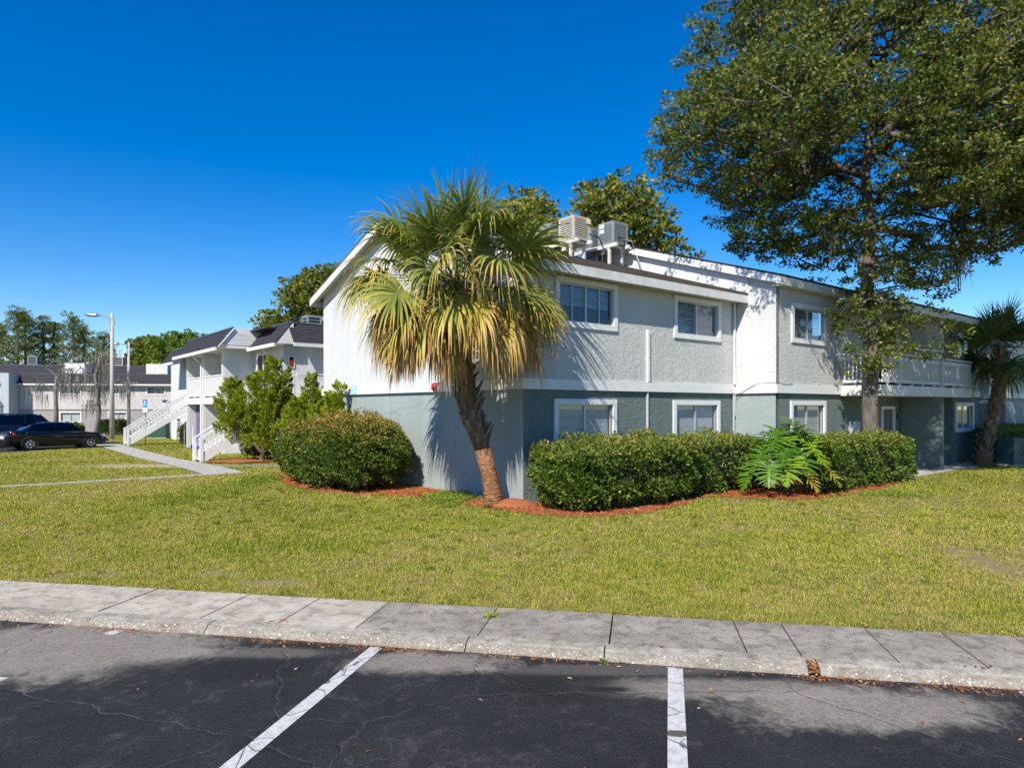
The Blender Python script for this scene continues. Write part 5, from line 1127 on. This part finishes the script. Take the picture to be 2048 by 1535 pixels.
# ------------------------------------------------------------------ street furniture
def lamp(label, x, y, h):
    g = float(zg(x, y)); T = empty('street_light', (x, y, g), 0, label, 'street light', 'street lights of the side car park')
    MB().tube([(0, 0, -.1), (0, 0, h)], [.17, .105], 12).build('pole', 'pole_concrete', T, smooth=True)
    MB().tube([(0, 0, h - .55), (-.25, 0, h - .30), (-.7, 0, h - .18), (-1.0, 0, h - .15)], .03, 6).build('arm', 'galvanised', T)
    m = MB(); m.tube([(-.9, 0, h - .15), (-1.15, 0, h - .13), (-1.7, 0, h - .10), (-1.98, 0, h - .09)], [.06, .13, .13, .05], 10); o = m.build('lamp_head', 'galvanised', T, smooth=True); o.scale = (1, 1.2, 1)
    MB().lathe([(.035, 0), (.035, .10), (.01, .12)], 8, (-1.1, 0, h - .02)).build('photocell', 'galvanised', T)
    MB().box(.10, .16, -.05, .05, h - .8, h - .5).build('bracket', 'galvanised', T)
    MB().tube([(-.03, -.11, h - .3), (-.06, -.14, h - .8), (-.05, -.12, h - 1.3)], .012, 4).build('cable', 'black_cable', T)
lamp('tall concrete street light pole left of the outdoor stair', -28.6, 48.5, 9.0)
lamp('second street light pole standing farther back beside the beige building', -37.3, 66.0, 9.0)
def sign():
    x, y = -22.05, 40.8; g = float(zg(x, y)); T = empty('parking_sign', (x, y, g), R(-12), 'blue disabled parking sign on a thin green post beside the stair', 'sign')
    MB().tube([(0, 0, -.1), (0, 0, 2.05)], .03, 6).build('post', 'green_box', T); MB().tube([(0, 0, 2.05), (0, 0, 2.75)], .028, 6).build('upper_post', 'galvanised', T)
    p = MB(); p.box(-.15, .15, -.045, -.035, 2.28, 2.74); p = p.build('sign_panel', 'sign_blue', T)
    f = MB(); f.box(-.15, .15, -.045, -.035, 1.98, 2.22); f.build('fee_panel', 'sign_white', T)
    s = MB(); s.lathe([(.026, -.003), (.026, .003)], 10, (-.02, -.05, 2.655), 'y'); s.bar((-.02, -.05, 2.62), (-.01, -.05, 2.50), .006, .035, (1, 0, 0)); s.bar((-.01, -.05, 2.50), (.06, -.05, 2.50), .006, .03, (0, 0, 1)); s.bar((.06, -.05, 2.50), (.09, -.05, 2.40), .006, .03, (1, 0, 0)); s.bar((-.015, -.05, 2.57), (.05, -.05, 2.56), .006, .02, (0, 0, 1))
    s.tube([(-.03 + .075 * math.cos(t), -.05, 2.44 + .075 * math.sin(t)) for t in np.linspace(R(110), R(380), 14)], .011, 5); s.build('wheelchair_symbol', 'sign_white', p)
sign()
def dish(x, y, z0, ph, r, rz, label, tilt=55):
    T = empty('satellite_dish', (x, y, z0), rz, label, 'satellite dish', 'satellite dishes'); 
    MB().tube([(0, 0, -.1), (0, 0, ph)], .03, 8).build('post', 'galvanised', T)
    m = MB(); m.lathe([(r, .16 * r / .4), (r * .8, .10 * r / .4), (r * .5, .04 * r / .4), (r * .01, 0), (r * .5, .025 * r / .4), (r * .8, .085 * r / .4), (r, .155 * r / .4)], 24); o = m.build('reflector', 'sign_white', T, smooth=True, loc=(0, 0, ph + .05), rot=(R(tilt), 0, 0)); o.scale = (1, .88, 1)
    a = MB(); v = Vector((0, -math.sin(R(tilt)), math.cos(R(tilt)))); c = Vector((0, 0, ph + .05)); lo_ = c + Vector((0, -math.cos(R(tilt)) * r * .8, -math.sin(R(tilt)) * r * .8)); e = c + v * r * 1.25 + Vector((0, 0, -.12)); a.tube([lo_, e], .016, 6); a.build('feed_arm', 'galvanised', T)
    q = MB(); q.bar(e, e - v * .12, .07, .09); q.bar(e + Vector((.09, 0, 0)), e + Vector((.09, 0, 0)) - v * .12, .06, .08); q.build('receiver', 'steel_dark', T)
dish(-19.3, 39.95, -.1, 1.35, .42, R(-35), 'white satellite dish on a short pole beside the wing patio')
dish(23.2, 30.6, -.1, 1.15, .5, R(70), 'white satellite dish above the dark hedge at the right edge', 50)
def ubox(name, label, x, y, rz, w_, d_, h_, material, z0=0.0, group=None):
    T = empty(name, (x, y, z0), rz, label, 'utility box', group)
    MB().box(-w_ / 2 - .08, w_ / 2 + .08, -d_ / 2 - .08, d_ / 2 + .08, -.1, .06).build('pad', 'path_concrete', T)
    MB().box(-w_ / 2, w_ / 2, -d_ / 2, d_ / 2, .06, h_ - .05).build('cabinet', material, T)
    MB().prism([(-w_ / 2 - .02, -d_ / 2 - .025, h_ - .05), (w_ / 2 + .02, -d_ / 2 - .025, h_ - .05), (w_ / 2 + .02, d_ / 2, h_ - .05), (-w_ / 2 - .02, d_ / 2, h_ - .05)], (0, .0, .06)).build('lid', material, T)
    MB().box(-.012, .012, -d_ / 2 - .012, -d_ / 2 + .002, .1, h_ - .1).build('door_seam', 'steel_dark', T); MB().box(.05, .09, -d_ / 2 - .03, -d_ / 2, h_ * .5, h_ * .62).build('latch', 'steel_dark', T)
ubox('utility_box', 'green utility box partly hidden left of the curved palm trunk', 17.95, 26.2, AROT * .4, .75, .6, .95, 'teal_box', group='utility boxes by the palm')
ubox('utility_box', 'green utility box right of the curved palm trunk', 18.72, 25.35, AROT * .4, .8, .7, 1.0, 'teal_box', group='utility boxes by the palm')
ubox('utility_box', 'dark green utility cabinet seen under the far outdoor stair', -26.6, 51.0, R(10), 1.3, 1.0, 1.15, 'green_box', -.13)
# broom, blue hose and dustpan by the wing patio
bx, by = -17.9, 38.0
T = empty('broom', (bx, by, -.09), AROT, 'white handled broom leaning in the wing patio', 'broom')
MB().tube([(0, 0, .05), (.05, .12, 1.25)], .016, 6).build('handle', 'sign_white', T); MB().prism([(-.12, -.03, 0), (.12, -.03, 0), (.06, -.02, .18), (-.06, -.02, .18)], (0, .06, 0)).build('bristles', 'blue_plastic', T)
m = MB(); hs_ = [(bx + .5 + .38 * math.cos(t) * (1 - t * .02), by - .5 + .22 * math.sin(t), -.06 + .012 * t * .6) for t in np.linspace(0, 14, 60)]; m.tube(hs_, .022, 5); tag(m.build('garden_hose', 'blue_plastic'), 'coiled blue hose on the ground beside the wing patio', 'hose')

# ------------------------------------------------------------------ loose matter on the ground
RNG = np.random.default_rng(17)
def flat_leaves(P, L, W, tilt=.35):
    n = len(P); a = RNG.uniform(0, 2 * math.pi, n); D = np.stack([np.cos(a), np.sin(a), RNG.normal(size=n) * tilt * .4], 1); D = unit(D); S = unit(np.cross(D, np.array([0, 0, 1.0])) + RNG.normal(size=(n, 3)) * tilt * .5)
    L = np.broadcast_to(L, n)[:, None]; W = np.broadcast_to(W, n)[:, None]; mid = P + D * L * .5 + np.array([0, 0, 1.0]) * L * .1
    V = np.stack([P, mid + S * W / 2, P + D * L, mid - S * W / 2], 1).reshape(-1, 3); return V, np.arange(4 * n).reshape(n, 4)
pts = []
def scat(n, a0, a1, d0, d1, z, sd=None):
    for _ in range(n): pts.append(kerb(RNG.uniform(a0, a1), RNG.uniform(d0, d1) if sd is None else d1 - abs(RNG.normal()) * sd, z))
scat(260, -9, 5, 5.6, 5.965, -.062, .07); scat(40, 2.3, 3.4, 5.6, 5.95, -.060, .08); scat(45, 1.2, 1.9, 5.7, 5.96, -.06, .06); scat(26, -2.4, -1.9, 5.7, 5.96, -.06, .05); scat(24, -5.3, -4.7, 5.7, 5.96, -.06, .05); scat(40, -9, 6, 3.6, 5.8, -.063)
scat(90, 1.40, 1.47, 5.98, 6.2, -.045); scat(50, 1.40, 1.47, 5.99, 6.2, -.02); scat(70, -1, 6, 7.08, 7.22, .03); scat(30, -7, -1, 7.08, 7.2, .03); scat(10, -6, 5, 6.25, 7.0, .016); scat(12, -3.62, -3.42, 6.2, 6.32, .016); scat(10, .0, .25, 6.2, 6.27, .016); scat(10, 2.5, 2.85, 6.2, 6.28, .016); scat(90, -8, 8, 7.3, 15, .035)
P = np.array(pts); L = RNG.uniform(.02, .055, len(P)); V, F = flat_leaves(P, L, L * .42); o = npmesh('fallen_leaves', V, F, 'fallen_leaf', None, np.repeat(RNG.random(len(P)), 4)); stuff(o, 'orange fallen leaves scattered along the kerb gutter', 'leaves')
Vn = []
for (a0, a1, n) in ((-5.6, -4.9, 60), (-4.0, -2.7, 120), (-2.6, -1.8, 110), (-1.4, -.4, 60), (2.2, 3.3, 140), (1.3, 2.0, 60)):
    for _ in range(n): Vn.append(kerb(RNG.uniform(a0, a1), 5.96 - abs(RNG.normal()) * .05, -.062))
P = np.array(Vn); V, F = flat_leaves(P, RNG.uniform(.06, .13, len(P)), .004, .1); o = npmesh('pine_needles', V, F, 'fallen_leaf', None, np.repeat(RNG.uniform(.2, .7, len(P)), 4)); stuff(o, 'rusty pine needles lying in the gutter', 'needles')
cp = []
for poly in (bedA, bedB, bedC):
    q = np.array(poly); lo_, hi_ = q.min(0), q.max(0); n = int(np.prod(hi_ - lo_) * 330); X = RNG.uniform(lo_, hi_, (n, 2)); X = X[inpoly(X[:, 0], X[:, 1], poly)]; cp.append(X)
X = np.concatenate(cp); P = np.column_stack([X, np.full(len(X), .02) + zg(X[:, 0], X[:, 1])]); L = RNG.uniform(.03, .10, len(P)); V, F = flat_leaves(P, L, L * .22, .6); o = npmesh('mulch_chips', V, F, 'mulch_chip', None, np.repeat(RNG.random(len(P)), 4)); stuff(o, 'red bark mulch chips spread in the planting beds', 'mulch')
# lawn
def noise2(x, y, s, seed):
    r = np.random.default_rng(seed); o = np.zeros_like(x)
    for k in range(6):
        a = r.uniform(0, 2 * math.pi); f = s * r.uniform(.6, 1.8); o += np.sin(x * math.cos(a) * f + y * math.sin(a) * f + r.uniform(0, 6.28))
    return o / 6
def lawn():
    XS, YS = [], []
    bands = [(7.12, 8.4, 5200), (8.4, 10, 3800), (10, 12.5, 2500), (12.5, 16, 1400), (16, 22, 620), (22, 32, 330), (32, 48, 140)]
    for d0, d1, dens in bands:
        yf = d1 + 2; half = yf * .80 + 1.0; n = int(dens * (d1 - d0) * 2 * half); a = RNG.uniform(-half - d0 * .19, half - d0 * .0, n); d = RNG.uniform(d0, d1, n); p = a[:, None] * E1 + d[:, None] * E2; XS.append(p[:, 0]); YS.append(p[:, 1])
    x = np.concatenate(XS); y = np.concatenate(YS); keep = (np.abs(x) < y * .80 + .6)
    lx, ly = W2A(x, y)
    keep &= ~((lx > -.02) & (ly > -.02) & (ly < 11) & (lx < 9)) & ~((lx > 8.15) & (ly > -1.35)) & ~((lx > -3.75) & (lx < -2.5) & (ly > 11.5) & (ly < 36.5)) & ~((ly > 11.05 + (lx + 22) * .013) & (ly < 11.3 + (lx + 22) * .013) & (lx < -2.5)) & ~((lx > 11.9) & (lx < 21.5) & (ly > -3.0))
    for poly in (bedA, bedB, bedC): keep &= ~inpoly(x, y, poly) | (RNG.random(len(x)) < .02)
    keep &= ~inpoly(x, y, [(-70, 26), (-26.6, 31.2), (-24.9, 35.5), (-24.0, 40.0), (-25.2, 44.5), (-70, 46.5)])
    bare = np.zeros(len(x))
    for (cx_, cy_, rx, ry) in ((-13.4, 25.2, 3.4, 1.0), (-8.6, 25.5, 2.0, .9), (-5.4, 8.75, .5, .2), (-3.75, 8.8, .35, .15), (-2.9, 8.3, .55, .2), (5.1, 15.35, .7, .3), (6.6, 9.3, .25, 1.3), (-5.9, 8.5, .4, .12), (.9, 9.9, .3, .12)):
        bare = np.maximum(bare, np.clip(1.2 - ((x - cx_) / rx) ** 2 - ((y - cy_) / ry) ** 2 + .9 * noise2(x, y, 7, 8) + .6 * noise2(x, y, 19, 9), 0, 1) * (((x - cx_) / rx) ** 2 + ((y - cy_) / ry) ** 2 < 4))
    patch = noise2(x, y, 1.1, 1) + .7 * noise2(x, y, 3.3, 2) + .8 * noise2(x, y, 14, 3) + .5 * noise2(x, y, 31, 6); keep &= (RNG.random(len(x)) > bare * .93) & (RNG.random(len(x)) < .80 + .5 * patch)
    x, y, patch = x[keep], y[keep], patch[keep]
    nt_ = 900; ta = RNG.uniform(-11, 9, nt_); td = 7.12 + RNG.random(nt_) ** 1.4 * 9; tp = ta[:, None] * E1 + td[:, None] * E2; tl = W2A(tp[:, 0], tp[:, 1]); okt = ~inpoly(tp[:, 0], tp[:, 1], bedA) & ~inpoly(tp[:, 0], tp[:, 1], bedB) & ~((tl[0] > -.1) & (tl[1] > -.1)); tp = tp[okt]
    q = np.repeat(tp, 34, 0) + RNG.normal(size=(len(tp) * 34, 2)) * .045; q[:, 1] = np.maximum(q[:, 1], (7.10 - q[:, 0] * E2[0]) / E2[1]); nreg = len(x); tufts = np.repeat(RNG.normal(size=len(tp)) * .28, 34)
    x = np.concatenate([x, q[:, 0]]); y = np.concatenate([y, q[:, 1]]); patch = np.concatenate([patch, np.full(len(q), .6)]); n = len(x); dist = y
    hgt = RNG.uniform(.012, .036, n) * (1 + .7 * np.clip(patch, 0, 1)) * np.clip(.85 + dist * .012, .9, 1.2); wd = .0032 + .0008 * np.clip(dist - 7, 0, 40); hgt = np.where(RNG.random(n) < .03, hgt * 2.0, hgt)
    hgt[nreg:] *= RNG.uniform(1.2, 2.2, n - nreg)
    a = RNG.uniform(0, 2 * math.pi, n); lean = RNG.uniform(.25, 1.5, n); z = zg(x, y); b = np.column_stack([x, y, z]); d = np.column_stack([np.cos(a) * lean, np.sin(a) * lean, np.ones(n)]); d = unit(d); s_ = np.column_stack([-np.sin(a), np.cos(a), np.zeros(n)]) * wd[:, None]
    V = np.stack([b - s_, b + s_, b + d * hgt[:, None] * 1.25], 1).reshape(-1, 3); F = np.arange(3 * n).reshape(n, 3)
    dry = .8 * noise2(x, y, .55, 4) + .35 * noise2(x, y, 2.1, 5); gx = np.clip(.30 - .15 * ((x + 3) / 6) + .0, 0, 1)
    v = np.clip(RNG.random(n) ** 1.2 * .60 + .20 + dry * .40 - .22 * np.clip(patch, -1, 1) + np.where(RNG.random(n) < .14, .38, 0) + .22 * np.clip(noise2(x, y, .9, 12) + .6 * noise2(x, y, 4, 13), 0, 1) - .10 * np.exp(-((x + 2.5) / 4) ** 2 - ((y - 14.5) / 2.2) ** 2), 0, 1)
    v[nreg:] = np.clip(v[nreg:] + tufts, 0, 1)
    o = npmesh('grass', V, F, 'grass_blade', None, np.repeat(v, 3)); stuff(o, 'sunlit yellow green lawn grass with dry patches', 'grass'); return n
NBL = lawn()
# broadleaf ground cover with white flowers
def cover(label, c, r, n):
    X = RNG.normal(size=(n, 2)) * np.array(r) * .6 + np.array(c); lx, ly = W2A(X[:, 0], X[:, 1]); X = X[~((lx > -.05) & (ly > -.05))]; P = np.column_stack([X, RNG.uniform(.02, .10, len(X))]); l = RNG.uniform(.03, .06, len(P)); V, F = leaf_quads(P, rsphere(len(P)) * .7 + np.array([0, 0, .6]), l, l * .7); o = npmesh('ground_cover', V, F, 'leaf_bright', None, np.repeat(RNG.uniform(.3, 1, len(P)), 4)); stuff(o, label, 'ground cover')
cover('bright green weeds along the gable wall left of the palm base', A2W(-.85, 1.7), (.5, .8), 2600)
cover('clover patch with small leaves in the lawn right of the split-leaf plant', A2W(8.0, -4.6), (.9, .35), 900)
cover('weeds at the left end of the mulch bed by the domed shrub', A2W(-2.9, 8.6), (.5, 1.1), 1600)
# weed in the pavement joint
wx, wy, _ = kerb(-1.49, 6.78); T = empty('weed', (wx, wy, .01), 0, 'small spiky weed growing from a pavement joint', 'weed')
Vs = []; n = 46; a = RNG.uniform(0, 2 * math.pi, n); D = np.column_stack([np.cos(a), np.sin(a), RNG.uniform(.1, .9, n)]); l = RNG.uniform(.05, .13, n); V, F = leaf_quads(RNG.normal(size=(n, 3)) * np.array([.012, .012, 0]), D, l, l * .13); npmesh('leaves', V, F, 'leaf_philo', T, np.repeat(RNG.uniform(.5, 1, n), 4)); MB().lathe([(.012, -.02), (.01, .02), (.002, .03)], 6).build('root', 'stem_green', T)
wx, wy, _ = kerb(-.29, 5.95); T = empty('weed', (wx, wy, -.07), 0, 'tiny dark weed at the foot of the kerb', 'weed')
n = 30; a = RNG.uniform(0, 2 * math.pi, n); D = np.column_stack([np.cos(a), np.sin(a), RNG.uniform(.3, 1.2, n)]); l = RNG.uniform(.03, .07, n); V, F = leaf_quads(RNG.normal(size=(n, 3)) * np.array([.01, .01, 0]), D, l, l * .25); npmesh('leaves', V, F, 'leaf_bush', T, np.repeat(RNG.uniform(.1, .8, n), 4)); MB().lathe([(.008, -.01), (.007, .02), (.002, .03)], 6).build('root', 'stem_green', T)
print('blades', NBL, 'tris', sum(sum(max(0, len(p.vertices) - 2) for p in m.polygons) if len(m.polygons) < 2000 else len(m.loops) - 2 * len(m.polygons) for m in bpy.data.meshes))
